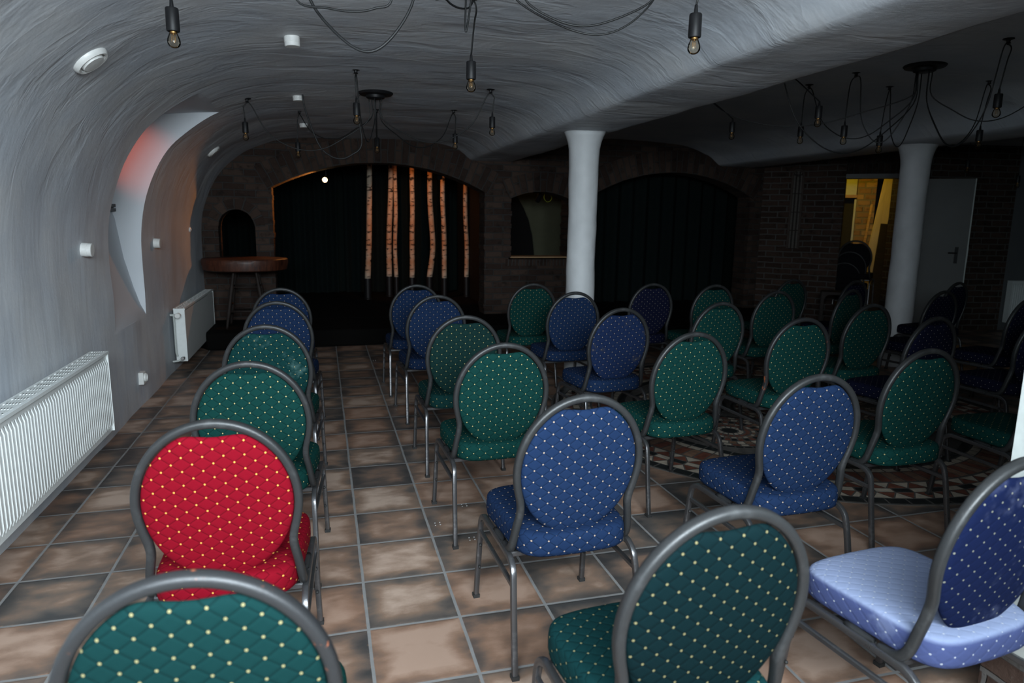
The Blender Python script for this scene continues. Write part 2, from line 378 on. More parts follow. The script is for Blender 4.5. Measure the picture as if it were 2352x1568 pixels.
def mat_thin(name, tint=(.9,.95,.95), spec=.12):
    t = NT(name); tr = t.n('ShaderNodeBsdfTransparent'); tr.inputs[0].default_value = (*tint, 1); gl = t.n('ShaderNodeBsdfGlossy'); gl.inputs['Roughness'].default_value = .03
    mx = t.n('ShaderNodeMixShader'); fr = t.n('ShaderNodeFresnel'); fr.inputs[0].default_value = 1.3; t.t.links.new(fr.outputs[0], mx.inputs[0]); t.t.links.new(tr.outputs[0], mx.inputs[1]); t.t.links.new(gl.outputs[0], mx.inputs[2])
    t.t.links.new(mx.outputs[0], t.t.nodes['Material Output'].inputs[0]); return t.m
M['bulb'] = mat_thin('amber_bulb_glass', (.96,.90,.80)); M['pane'] = mat_thin('window_glass', (.85,.9,.9))
def mat_emit(name, col, s):
    t = NT(name); return t.fin((0,0,0), .5, **{'Emission Color': (*col,1), 'Emission Strength': s})
M['lamp_glow'] = mat_emit('lamp_lens_lit', (1,.62,.28), 14.0)
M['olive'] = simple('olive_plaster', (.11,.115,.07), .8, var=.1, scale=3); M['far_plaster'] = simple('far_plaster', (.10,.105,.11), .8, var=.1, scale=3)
M['boards'] = simple('ceiling_boards_dark', (.02,.02,.02), .8)

# ------------------------------------------------------------------ the room shell
YB, YF = -2.8, 6.75          # back (behind the camera) and the brick end wall
ZC = 2.455
def lump(p, a=.012): return a*(noise.noise(p*1.7)+.5*noise.noise(p*4.1+Vector((3,1,7))))
def grid_solid(name, prof, outer, ys, mat, amp=.012, uoff=0.0):
    # prof/outer: matched lists of (x,z); closed solid swept along Y
    n = len(prof); b = MB(); acc = [uoff]
    for i in range(1, n): acc.append(acc[-1]+math.hypot(prof[i][0]-prof[i-1][0], prof[i][1]-prof[i-1][1]))
    for j, y in enumerate(ys):
        for i, (x, z) in enumerate(prof):
            a = prof[max(i-1,0)]; c = prof[min(i+1,n-1)]; tx, tz = c[0]-a[0], c[1]-a[1]; L = math.hypot(tx, tz) or 1
            dl = lump(Vector((x, y, z)), amp); b.v.append(Vector((x - tz/L*dl, y, z + tx/L*dl)))
    N0 = len(b.v)
    for y in ys:
        for x, z in outer: b.v.append(Vector((x, y, z)))
    Mj = len(ys)
    for j in range(Mj-1):
        for i in range(n-1):
            b.f.append([j*n+i, j*n+i+1, (j+1)*n+i+1, (j+1)*n+i]); b.mi.append(0)
            b.f.append([N0+j*n+i, N0+(j+1)*n+i, N0+(j+1)*n+i+1, N0+j*n+i+1]); b.mi.append(0)
        for i in (0, n-1):
            b.f.append([j*n+i, (j+1)*n+i, N0+(j+1)*n+i, N0+j*n+i]); b.mi.append(0)
    for j in (0, Mj-1):
        for i in range(n-1): b.f.append([j*n+i, j*n+i+1, N0+j*n+i+1, N0+j*n+i]); b.mi.append(0)
    me = b.mesh(name, mat, True)
    ul = me.uv_layers.new(name='UVMap'); px = prof
    for p in me.polygons:
        for li in p.loop_indices:
            co = me.vertices[me.loops[li].vertex_index].co
            # arc length of the nearest profile point
            best = min(range(n), key=lambda i: (px[i][0]-co.x)**2+(px[i][1]-co.z)**2)
            i2 = best+1 if best+1 < n else best-1
            if best > 0 and best+1 < n:
                da = (px[best-1][0]-co.x)**2+(px[best-1][1]-co.z)**2; db = (px[best+1][0]-co.x)**2+(px[best+1][1]-co.z)**2
                i2 = best-1 if da < db else best+1
            ex, ez = px[i2][0]-px[best][0], px[i2][1]-px[best][1]; L2 = ex*ex+ez*ez or 1
            tt = max(-.5, min(1, ((co.x-px[best][0])*ex+(co.z-px[best][1])*ez)/L2))
            ul.data[li].uv = (acc[best]+(acc[i2]-acc[best])*tt, co.y)
    me.set_sharp_from_angle(angle=.9); o = link(bpy.data.objects.new(name, me)); o['kind'] = 'structure'; return o
def dense(P, step=.07):
    out = []
    for (x0,z0),(x1,z1) in zip(P[:-1], P[1:]):
        n = max(1, round(math.hypot(x1-x0, z1-z0)/step))
        out += [(x0+(x1-x0)*k/n, z0+(z1-z0)*k/n) for k in range(n)]
    return out+[P[-1]]
def smooth_prof(P, n=8): return [(v.x, v.z) for v in cat_rom([(x,0,z) for x,z in P], n)]
YS = [YB + (YF+.02-YB)*k/120 for k in range(121)]
leftP = [(-.165,-.02),(-.165,.4),(-.165,.8),(-.163,1.15),(-.145,1.42),(-.10,1.62),(-.02,1.82),(.09,2.0),(.23,2.14),(.39,2.255),(.56,2.335),(.76,2.40),(1.0,2.435)]
ceilP = [(1.4,2.452),(1.9,2.462),(2.35,2.463),(2.62,2.456),(2.83,2.428),(2.98,2.384),(3.075,2.328),(3.135,2.275),(3.165,2.255)]
full = smooth_prof(leftP+ceilP, 5); n = 5*(len(leftP)-1)+1; lp = full[:n]
def outer_left(i):
    s = i/(n-1)*4.6
    return (-.95, -.02+s) if s < 2.65 else (-.95+(s-2.65), 2.63)
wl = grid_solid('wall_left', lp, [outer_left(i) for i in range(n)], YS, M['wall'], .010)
# ceiling: left bay, first beam, right bay, second beam, far bay
cp = (dense(full[n-1:], .09)
      + dense([(3.195,2.248),(3.5,2.243),(3.72,2.248)], .08) + [(3.765,2.258),(3.785,2.29),(3.80,2.36),(3.83,2.46),(3.90,2.53)]
      + dense(smooth_prof([(4.05,2.565),(4.5,2.59),(5.2,2.60),(5.8,2.59),(6.25,2.56),(6.5,2.50),(6.68,2.42),(6.78,2.345),(6.84,2.30)], 5), .1)
      + dense([(6.90,2.285),(7.2,2.28),(7.42,2.285)], .09) + [(7.46,2.30),(7.49,2.36),(7.54,2.46),(7.62,2.53)] + dense([(7.8,2.56),(9,2.58),(10.5,2.58),(12.6,2.58)], .3))
ARC = sum(math.hypot(lp[i][0]-lp[i-1][0], lp[i][1]-lp[i-1][1]) for i in range(1, n))
ce = grid_solid('ceiling', cp, [(x, 2.9) for x, z in cp], YS+[YF+.34], M['wall'], .010, uoff=ARC)
tag(wl, 'white plastered left wall curving up into the vault', kind='structure'); tag(ce, 'white plastered vaulted ceiling with two low beams', kind='structure')
# window niche cut through the left wall
nich = [(.75,.67),(-.165,.67),(-.205,.76),(-.245,.90),(-.30,1.14),(-.34,1.45),(-.36,1.52),(-.62,1.54),(-.62,2.20),(.30,2.29),(.75,2.32)]
c1 = cutter(nich, lambda x, z, d: Vector((x, 2.93+d, z)), .90)
apply_bool(wl, [c1])
for p in wl.data.polygons: p.use_smooth = True
wl.data.set_sharp_from_angle(angle=.7)

fl = MB(); fl.box((-3.6,-6.6,-.12), (13.2,10.5,0)); floor = fl.build('floor', M['floor']); tag(floor, 'terracotta and grey square tile floor with light grouting', kind='structure')

# ---- stage platform
b = MB(); b.prism([(-.16,6.72),(-.16,5.98),(-.02,5.74),(.3,5.72),(7.4,5.86),(7.62,6.1),(7.62,6.72)], lambda x, y, d: Vector((x, y, d)), .20)
st = b.build('floor_stage', M['carpet'], smooth=False); tag(st, 'low black carpeted stage running along the brick end wall', kind='structure')
bv = st.modifiers.new('bev', 'BEVEL'); bv.width = .03; bv.segments = 3; bv.limit_method = 'ANGLE'
b = MB(); b.box((-.16,6.72,.0), (7.7,10.4,.20)); o = b.build('floor_backstage', M['carpet']); tag(o, 'black stage floor behind the brick arches', kind='structure')

# ---- brick end wall with openings
def seg_arch(x0, x1, zb, zs, zt, n=18):
    # polygon of an opening with a segmental top
    w = (x1-x0)/2; h = zt-zs; R_ = (w*w+h*h)/(2*h); a = math.asin(min(1, w/R_)); cx = (x0+x1)/2; cz = zt-R_
    top = [(cx+R_*math.sin(a-2*a*k/n), cz+R_*math.cos(a-2*a*k/n)) for k in range(n+1)]
    return [(x0,zb),(x1,zb)]+top, top, (cx, cz, R_, a)
def p2(x, y): v = ay(x, y, YF); return (v.x, v.z)
xz = lambda x, z, d: Vector((x, YF+d, z))
b = MB(); b.box((-.5,YF,-.05), (7.95,YF+.32,2.75)); wb = b.build('wall_back', M['brick'])
op1, top1, a1 = seg_arch(.665, 3.36, .19, 1.84, 2.175)
op2, top2, a2 = seg_arch(4.93, 7.42, .19, 1.86, 2.18)
opw, topw, aw = seg_arch(3.72, 4.56, .965, 1.77, 1.865)
opn, topn, an = seg_arch(.03, .455, .93, 1.36, 1.565)
cs = [cutter(p, lambda x, z, d: Vector((x, YF-.1+d, z)), .6) for p in (op1, op2, opw, opn)]
apply_bool(wb, cs); tag(wb, 'dark old brick end wall with arched openings onto the stage', kind='structure')
def arch_ring(name, top, arc, th, parent=None, y0=-.022, y1=.30):
    cx, cz, R_, a = arc; n = 26; b = MB()
    uvs = {}
    for k in range(n+1):
        g = a+.02-(2*a+.04)*k/n
        for r, y in ((R_-.006, y0), (R_+th, y0), (R_+th, y1), (R_-.006, y1)):
            jit = .006*noise.noise(Vector((k*1.3, r*9, y*7)))
            b.v.append(Vector((cx+(r+jit)*math.sin(g), YF+y+jit*.5, cz+(r+jit)*math.cos(g))))
    for k in range(n):
        for c in range(4):
            d = (c+1) % 4; b.f.append([k*4+c, k*4+d, (k+1)*4+d, (k+1)*4+c]); b.mi.append(0)
    b.f += [[3,2,1,0], [n*4, n*4+1, n*4+2, n*4+3]]; b.mi += [0,0]
    def uvf(co, nrm):
        ang = math.atan2(co.x-cx, co.z-cz); r = math.hypot(co.x-cx, co.z-cz)
        return (r-R_ + (co.y-YF), ang*R_)
    return b.build(name, M['brick_uv'], wb, uvf=uvf)
arch_ring('arch_ring', top1, a1, .30); arch_ring('arch_ring', top2, a2, .30); arch_ring('arch_ring', topw, aw, .25); arch_ring('arch_ring', topn, an, .12)
def jamb(x, z0, z1, sgn, dep=.30):
    # rough brick ends stacked up one side of an opening
    b = MB(); z = z0; i = 0
    pts = []
    while z < z1-.02:
        h = .078+random.uniform(-.006,.008); q = random.uniform(0,.016)+(.006 if i % 2 else 0)
        pts += [(x-sgn*.10, z), (x+sgn*q, z+.006), (x+sgn*(q+.003), z+h-.014), (x-sgn*.004, z+h-.004)]
        z += h; i += 1
    poly = [(x-sgn*.10, z0)]+[p for k, p in enumerate(pts) if k % 4]+[(x-sgn*.10, z)]
    b.prism(poly, lambda px, pz, d: Vector((px, YF-.012+d, pz)), dep+.02)
    return b.build('jamb_bricks', M['brick'], wb)
jamb(.655, .2, 1.86, 1); jamb(3.37, .2, 1.84, -1); jamb(4.92, .2, 1.86, 1); jamb(7.43, .2, 1.86, -1); jamb(3.715, .97, 1.78, 1); jamb(4.565, .97, 1.78, -1)
# sill course and wooden sill of the little opening
b = MB(); b.box((3.66,YF-.03,.86), (4.62,YF+.1,.95)); o = b.build('sill_course', mat_brick('soldier_brick', bw=.05, bh=.2, mort=(.05,.048,.045)), wb)
b = MB(); b.box((3.70,YF-.0,.945), (4.60,YF+.36,.982)); o = b.build('sill_board', M['sill_wood'], wb); o['label'] = 'pale wooden sill board of the small opening'

# ---- angled brick wall beside the right arch, doorway and far right walls
PA = Vector((7.62, YF-.01, 0)); PB = az(1943, 700, .15); PB = Vector((8.42, 5.98, 0))
def slab(name, p, q, z0, z1, th, mat, sink=0):
    d = (q-p); L = d.length; d.normalize(); nrm = Vector((d.y, -d.x, 0))   # right-hand side = towards the room
    ang = math.atan2(d.y, d.x)
    bb = MB(); bb.box((0, 0, z0), (L, th, z1)); o = bb.build(name, mat); o.location = p; o.rotation_euler = (0,0,ang); o['kind'] = 'structure'; return o, L
wr, Lr = slab('wall_right', PA, PB, 0, 2.7, .34, M['brick2']); tag(wr, 'brick wall with a blind arched window right of the second stage arch', kind='structure')
dirD = Vector((.80,-.60,0)).normalized(); HB = PB; HH = HB+dirD*.76
# lintel over the doorway
o, L_ = slab('wall_right_lintel', HB+dirD*.001, HH, 2.17, 2.7, .34, mat_brick('lintel_brick', bw=.075, bh=.26, c1=(.03,.018,.014), c2=(.05,.031,.025), mort=(.042,.039,.036))); tag(o, 'upright brick lintel above the doorway', kind='structure')
bb = MB(); bb.box((0,-.02,2.12), (.76,.2,2.18)); o = bb.build('trim_1', M['grey_paint']); o.location = HB; o.rotation_euler = (0,0,math.atan2(dirD.y, dirD.x)); tag(o, 'grey door frame head over the lit doorway', kind='structure')
bb = MB(); bb.box((.70,-.02,0), (.77,.2,2.12)); o = bb.build('trim_2', M['grey_paint']); o.location = HB; o.rotation_euler = (0,0,math.atan2(dirD.y, dirD.x)); tag(o, 'grey door frame post on the hinge side', kind='structure')
WR2 = HH+Vector((2.1,-.35,0)); o, L2 = slab('wall_right_brick', HH, HH+(WR2-HH)*.78, 0, 2.7, .3, M['brick2']); tag(o, 'dark brick wall behind the open grey door', kind='structure')
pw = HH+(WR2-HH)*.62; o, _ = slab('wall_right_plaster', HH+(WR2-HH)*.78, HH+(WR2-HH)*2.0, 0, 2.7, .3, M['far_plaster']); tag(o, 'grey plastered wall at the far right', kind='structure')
endp = HH+(WR2-HH)*2.0
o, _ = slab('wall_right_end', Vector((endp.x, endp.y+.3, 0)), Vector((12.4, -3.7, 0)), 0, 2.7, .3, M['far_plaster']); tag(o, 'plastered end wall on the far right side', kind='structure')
# back wall behind the camera: piers and the big glazed opening the daylight comes through
WX0, WX1, WZ0, WZ1 = .0, 2.55, 1.55, 2.43
b = MB(); b.box((-1.0,YB-.25,-.02), (WX0,YB,3.0)); b.box((WX1,YB-.25,-.02), (12.7,YB,3.0)); b.box((WX0,YB-.25,WZ1), (WX1,YB,3.0)); b.box((WX0,YB-.25,-.02), (WX1,YB,WZ0))
o = b.build('wall_front', M['column']); tag(o, 'plastered wall behind the viewer with a wide high window', kind='structure')
# ---- space behind the brick wall: dark stage box, curtains
b = MB(); b.box((-.6,10.0,0), (3.62,10.2,3.0)); b.box((-.6,7.07,0), (-.45,10.0,3.0)); o = b.build('wall_stage', M['dark_cloth']); tag(o, 'black draped stage box behind the left arch', kind='structure')
b = MB(); b.box((3.60,7.07,0), (3.64,10.2,3.0)); o = b.build('wall_stage_side', M['black_paint']); tag(o, 'black side wall of the stage', kind='structure')
b = MB(); b.box((4.92,7.07,0), (4.97,7.95,3.0)); b.box((4.92,7.9,0), (7.9,7.95,3.0)); b.box((7.75,7.07,0), (7.9,7.9,3.0)); o = b.build('wall_stage_right', M['dark_cloth']); tag(o, 'black draped recess behind the right arch', kind='structure')
b = MB(); b.box((3.64,9.6,0), (7.0,9.72,3.0)); o = b.build('wall_lobby', M['olive']); tag(o, 'dim olive wall seen through the small opening', kind='structure')
b = MB(); b.box((-.7,7.07,2.62), (8.4,10.3,2.7)); o = b.build('ceiling_stage', M['black_paint']); tag(o, 'black ceiling over the stage', kind='structure')
def curtain(name, x0, x1, y, z0, z1, mat, amp=.035, wl_=.17):
    b = MB(); n = int((x1-x0)/.02)
    top = []
    for k in range(n+1):
        x = x0+(x1-x0)*k/n; top.append((x, y+amp*math.sin(x/wl_*2*PI)+.4*amp*math.sin(x/wl_*3.1+1)))
    for dy in (0, .012):
        for x, yy in top:
            b.v += [Vector((x, yy+dy, z0)), Vector((x, yy+dy, z1))]
    N = 2*(n+1)
    for k in range(n):
        i = 2*k; b.f += [[i, i+2, i+3, i+1], [N+i+1, N+i+3, N+i+2, N+i], [i, N+i, N+i+2, i+2], [i+1, i+3, N+i+3, N+i+1]]; b.mi += [0]*4
    b.f += [[0,1,N+1,N],[N-2,2*N-2,2*N-1,N-1]]; b.mi += [0,0]
    return b.build(name, mat, smooth=SM)
M['teal_cloth'] = simple('teal_black_cloth', (.006,.010,.010), .95, spec=.08)
cu = [(-.4,1.5,'wide dark teal curtain at the back of the left stage arch'),(1.62,2.30,'dark narrow curtain behind the leftmost birch trunks'),(2.42,3.05,'dark curtain panel behind the middle birch trunks'),(3.12,3.47,'dark curtain strip behind the rightmost birch trunk')]
for x0, x1, lab in cu:
    tag(curtain('stage_curtain', x0, x1, 9.75, .21, 2.55, M['teal_cloth']), lab, 'curtain', 'stage curtains')
tag(curtain('stage_curtain', 5.0, 7.7, 7.75, .21, 2.55, M['teal_cloth'], .05, .24), 'black curtain filling the right hand stage arch', 'curtain')

# curved vault flank seen dark through the small opening
b = MB(); pp = [ay(x, y, 9.3) for x, y in ((1226,640),(1226,580),(1222,540),(1214,505),(1203,478),(1190,455),(1165,425))]; pts = [(3.66,0),(pp[0].x,0)]+[(q.x, q.z) for q in pp]+[(3.66,2.6)]
b.prism(pts, lambda x, z, d: Vector((x, 9.3+d, z)), .12); o = b.build('wall_lobby_vault', M['black_paint']); tag(o, 'dark curved wall flank inside the lobby', kind='structure')

# ---- pillars
def pillar(loc, label, r=.130, ztop=2.255, fl=.055):
    prof = []
    zs = [0, .3, .6, .9, 1.2, 1.5, 1.75, 1.95, 2.05, 2.12, 2.17, 2.21, 2.24, ztop]
    b = MB(); nn = 36
    for z in [ztop*k/44 for k in range(45)]:
        u = max(0, (z-(ztop-.30))/.30); rr = r*(1+.015*math.sin(z*3)) + fl*u**3.2
        prof.append((rr, z))
    b.lathe(prof, (0,0,0), nn)
    for v in b.v:
        d = .007*noise.noise(Vector((v.x*5+loc[0], v.y*5, v.z*2.2)))+.004*noise.noise(Vector((v.x*12, v.y*12+loc[1], v.z*8)))
        k = Vector((v.x, v.y, 0)); k.normalize() if k.length else None; v += k*d
    o = b.build('pillar', M['column'], smooth=True); o.location = loc; return tag(o, label, 'pillar', kind='structure')
pillar((3.50,3.50,0), 'white plastered round pillar under the near beam, in front of the brick end wall')
pillar((7.13,3.52,0), 'white plastered round pillar at the right in front of the grey door', r=.135, ztop=2.295)

# ------------------------------------------------------------------ mosaic medallion in the floor
def medallion():
    cen = Vector((4.74,2.20,0)); q_ = .965; ms_ = [simple('mosaic_grout', (.075,.068,.062), .8), simple('mosaic_black', (.018,.02,.02), .35), simple('mosaic_terracotta', (.16,.055,.035), .45, var=.3), simple('mosaic_sand', (.40,.34,.27), .45, var=.2), simple('mosaic_brown', (.20,.115,.075), .45, var=.3)]
    b = MB(); n = 72
    b.lathe([(0.0001,0),(1.835,0),(1.835,.003),(0.0001,.003)], cen, n, mi=0)
    Z = .0038
    def ring(c, r0_, r1_, cnt, mi, alt=None, gap=.010, ph=0):
        for k in range(cnt):
            g0 = 2*PI*(k+ph)/cnt; g1 = 2*PI*(k+1+ph)/cnt; ga = gap/((r0_+r1_)/2)
            mm = mi if alt is None or k % 2 == 0 else alt
            q = [(r0_+gap/2, g0+ga/2), (r1_-gap/2, g0+ga/2), (r1_-gap/2, g1-ga/2), (r0_+gap/2, g1-ga/2)]
            if (c-cen).length > .01 and any((c+Vector((r*math.cos(g), r*math.sin(g), 0))-cen).length > 1.22 for r, g in q): continue
            b.add([cen+(c-cen+Vector((r*math.cos(g), r*math.sin(g), 0)))*q_+Vector((0,0,Z)) for r, g in q], [(0,1,2,3)], mm)
    def zig(c, r0_, r1_, cnt, m1, m2, gap=.008):
        for k in range(cnt):
            g0 = 2*PI*k/cnt; g1 = 2*PI*(k+1)/cnt; gm = (g0+g1)/2; e = gap/r1_
            pts1 = [(r0_+gap*.5, g0+e), (r0_+gap*.5, g1-e), (r1_-gap, gm)]; pts2 = [(r1_-gap*.5, gm+e), (r1_-gap*.5, gm+2*PI/cnt-e), (r0_+gap, g1)]
            b.add([c+Vector((r*q_*math.cos(g), r*q_*math.sin(g), Z)) for r, g in pts1], [(0,1,2)], m1); b.add([c+Vector((r*q_*math.cos(g), r*q_*math.sin(g), Z)) for r, g in pts2], [(0,1,2)], m2)
    ring(cen, 1.81, 1.89, 96, 1); zig(cen, 1.72, 1.81, 96, 2, 3); ring(cen, 1.66, 1.72, 96, 1, 3); zig(cen, 1.57, 1.66, 80, 3, 2)
    ring(cen, 1.40, 1.56, 120, 4, 2); ring(cen, 1.34, 1.40, 90, 3); ring(cen, 1.27, 1.34, 90, 1)
    for k in range(7):
        if k == 6: c = cen.copy(); 
        else:
            g = math.radians(208)+k*PI/3; c = cen+Vector((.82*math.cos(g), .82*math.sin(g), 0))
        b.add([cen+(c-cen)*q_+Vector((.055*math.cos(2*PI*i/14), .055*math.sin(2*PI*i/14), Z)) for i in range(14)], [tuple(range(14))], 1)
        for r0_, r1_, cn, mi, al in ((.065,.105,14,3,None),(.11,.15,20,2,None),(.155,.19,24,3,4),(.195,.25,30,1,2),(.255,.315,32,3,4),(.32,.36,36,2,3),(.365,.40,40,1,None)):
            ring(c, r0_, r1_, cn, mi, al)
    o = b.build('floor_medallion', ms_, fix=True); return tag(o, 'round mosaic medallion of rosettes set in the tile floor', kind='structure')
medallion()
b = MB()
for px, py in ((1005,1203),(1066,1160),(1084,1237),(860,828)):
    p = az(px, py, 0)
    for dx, dy in ((-.011,-.012),(.011,-.010),(-.010,.012),(.012,.013)): b.lathe([(.0035,0),(.0035,.0012)], (p.x+dx*1.1, p.y+dy*1.1, 0), 8)
o = b.build('floor_marks', M['dust']); tag(o, 'little white paint dots on the floor tiles', kind='structure')

# ------------------------------------------------------------------ chairs
S = 1.025
def sv(p): return Vector(p)*S
def tilt(z): return -.165-(z-.45)*.155
def _ring():
    P = [(.206,.035,.374),(.206,-.07,.372),(.206,-.118,.380),(.205,-.148,.410),(.198,-.164,.470),(.189,tilt(.525)+.002,.525),(.1915,tilt(.565),.565),(.202,tilt(.61),.61)]
    for k in range(0, 10):
        a = -4+k*94/9; a = math.radians(a); z = .672+.237*math.sin(a); P.append((.2095*math.cos(a) if k < 9 else 0, tilt(z), z))
    return P
RING = _ring()
def chair_proto():
    g = {}
    path = RING+[(-x,y,z) for x,y,z in RING[-2::-1]]
    pth = [sv(p) for p in cat_rom(path, 5)]
    b = MB(); n = len(pth); sec = rrect(.023*S, .027*S, .008, 2); k = len(sec); vs = []
    for i, p in enumerate(pth):
        t = (pth[min(i+1,n-1)]-pth[max(i-1,0)]).normalized()
        # in-plane normal: keep one axis on the back's normal
        nb = Vector((0,1,.155)).normalized() if p.z > .47*S else Vector((1,0,0)).cross(t)
        if p.z <= .47*S:
            wgt = max(0, min(1, (p.z-.41*S)/(.09*S))); nb = (Vector((0,1,.155)).normalized()*wgt + (Vector((1 if p.x > 0 else -1,0,0)).cross(t).normalized()*(1 if p.x < 0 else -1))*(1-wgt)) if False else Vector((1,0,0)).cross(t)
            nb = nb.normalized()
            if nb.y < 0: nb = -nb
        a = nb.cross(t).normalized(); bb = t.cross(a).normalized()
        if bb.dot(nb) < 0: bb = -bb; a = -a
        vs += [p + a*x + bb*y for x, y in sec]
    fs = [(i*k+c, i*k+(c+1) % k, (i+1)*k+(c+1) % k, (i+1)*k+c) for i in range(n-1) for c in range(k)]+[tuple(range(k-1,-1,-1)), tuple(range((n-1)*k, n*k))]
    b.add(vs, fs); g['back_frame'] = b.mesh('back_frame', M['frame'], True)
    # back pad
    def outline(th):
        x = .197*math.cos(th); s_ = math.sin(th); z = .672+(.222*s_ if s_ > 0 else .238*s_)
        if s_ > 0 and abs(x) < .085: z -= .024*(math.cos(x/.085*PI/2))**1.3
        return x, z
    N = 96; rs = [0,.15,.3,.45,.6,.72,.82,.89,.94,.97,.99,1.0]
    b = MB()
    def ptn(j, rr, side):
        th = 2*PI*j/N; x, z = outline(th); cx, cz = 0, .672
        X = cx+(x-cx)*rr; Z = cz+(z-cz)*rr
        t_ = .010+.013*(1-rr**2.6); edge = math.sqrt(max(0, 1-max(0, (rr-.90)/.10)**2)); tk = t_*edge if rr > .9 else t_
        return sv((X, tilt(Z)+side*tk, Z))
    for side in (-1, 1):
        base = len(b.v); b.v.append(ptn(0, 0, side))
        for rr in rs[1:]:
            for j in range(N): b.v.append(ptn(j, rr, side))
        for j in range(N):
            j2 = (j+1) % N
            b.f.append([base, base+1+j, base+1+j2]); b.mi.append(0)
            for q in range(len(rs)-2):
                b.f.append([base+1+q*N+j, base+1+(q+1)*N+j, base+1+(q+1)*N+j2, base+1+q*N+j2]); b.mi.append(0)
    g['backrest'] = b.mesh('backrest', M['green'], True)
    # seat cushion
    def so(th):
        # superellipse-like seat plan, wider at the front
        c, s_ = math.cos(th), math.sin(th); e = 2/5.6
        x = abs(c)**e*(1 if c >= 0 else -1); y = abs(s_)**e*(1 if s_ >= 0 else -1)
        hw = .205+.012*y; yy = y*.217+.004+(-.012*(1-x*x) if y < 0 else .012*(1-x*x)); return hw*x, yy
    prof = [(0,.466),(.3,.4655),(.6,.465),(.8,.4635),(.90,.4615),(.95,.459),(.978,.454),(.993,.446),(1.0,.434),(1.002,.420),(1.0,.400),(.992,.389),(.965,.383),(.7,.381),(0,.381)]
    b = MB()
    for q, (rr, z) in enumerate(prof):
        for j in range(72):
            x, y = so(2*PI*j/72); b.v.append(sv((x*rr, y*rr, z)))
    for q in range(len(prof)-1):
        for j in range(72):
            j2 = (j+1) % 72; b.f.append([q*72+j, q*72+j2, (q+1)*72+j2, (q+1)*72+j]); b.mi.append(0)
    g['seat'] = b.mesh('seat', M['green_s'], True)
    # side frames: front leg, rail, rear leg each their own
    for sx, nm in ((-1,'l'), (1,'r')):
        full = [(.222*sx,.252,.006),(.219*sx,.236,.13),(.216*sx,.220,.26),(.215*sx,.214,.31),(.214*sx,.202,.343),(.2135*sx,.174,.363),(.213*sx,.13,.367),(.213*sx,-.11,.367),(.2135*sx,-.157,.363),(.214*sx,-.188,.343),(.216*sx,-.200,.31),(.218*sx,-.210,.26),(.221*sx,-.232,.13),(.224*sx,-.254,.006)]
        sm_ = [sv(p) for p in cat_rom(full, 4)]
        s1 = 6*4; s2 = 7*4
        sec = rrect(.020, .022, .005, 2)
        for part, pp in (('leg_f', sm_[:s1+1]), ('rail', sm_[s1:s2+1]), ('leg_b', sm_[s2:])):
            b = MB(); b.fixtube(pp, sec, (1,0,0)); g[part+nm] = b.mesh('side_rail' if part == 'rail' else 'leg', M['leg'], SM)
        b = MB(); b.fixtube([sv((.216*sx,.216,.292)), sv((.217*sx,-.204,.292))], rrect(.014,.018,.003,1), (1,0,0)); g['str'+nm] = b.mesh('stretcher', M['leg'], SM)
        for part, y in (('capf', .252), ('capb', -.254)):
            x = (.222 if y > 0 else .224)*sx*S
            b = MB(); b.box((x-.0125, y*S-.0135, 0), (x+.0125, y*S+.0135, .014)); g[part+nm] = b.mesh('foot_cap', M['rubber'])
        b = MB(); Rm = Matrix.Rotation(PI/2, 3, 'Y')
        for q, (z, y) in enumerate(((.235,.222),(.14,.234))):
            b = MB(); b.lathe([(.006,0),(.006,.005),(.003,.008),(0.0001,.008)], sv((.217*sx,y,z))+Vector((0,-.012,0)), 8, Matrix.Rotation(PI/2, 3, 'X')); g['bump%d%s' % (q, nm)] = b.mesh('stacking_bumper', M['rubber'], True)
    for q, y in ((0,.155), (1,-.125)):
        b = MB(); b.fixtube([sv((-.21,y,.365)), sv((.21,y,.365))], rrect(.018,.022,.003,1), (0,0,1)); g['cross%d' % q] = b.mesh('seat_support', M['leg'], SM)
    return g
CH = chair_proto()
def chair(x, y, deg, pad, seat, label, z=0.0, group='banquet chairs set out in rows', rot=None, frame=None):
    r = empty('banquet_chair', (x, y, z), math.radians(deg)); tag(r, label, 'chair', group)
    if rot: r.rotation_euler = rot
    def part(nm, key, mat=None, parent=None):
        o = link(bpy.data.objects.new(nm, CH[key]), parent or r)
        if mat:
            o.material_slots[0].link = 'OBJECT'; o.material_slots[0].material = mat
        return o
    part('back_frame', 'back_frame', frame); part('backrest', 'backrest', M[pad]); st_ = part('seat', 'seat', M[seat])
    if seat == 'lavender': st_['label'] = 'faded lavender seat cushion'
    for nm in 'lr':
        for f_ in 'fb':
            lg = part('leg', 'leg_%s%s' % (f_, nm)); part('foot_cap', 'cap%s%s' % (f_, nm), None, lg)
            if f_ == 'f':
                for q in range(2): part('stacking_bumper', 'bump%d%s' % (q, nm), None, lg)
        part('side_rail', 'rail'+nm); part('stretcher', 'str'+nm)
    part('seat_support', 'cross0'); part('seat_support', 'cross1')
    return r
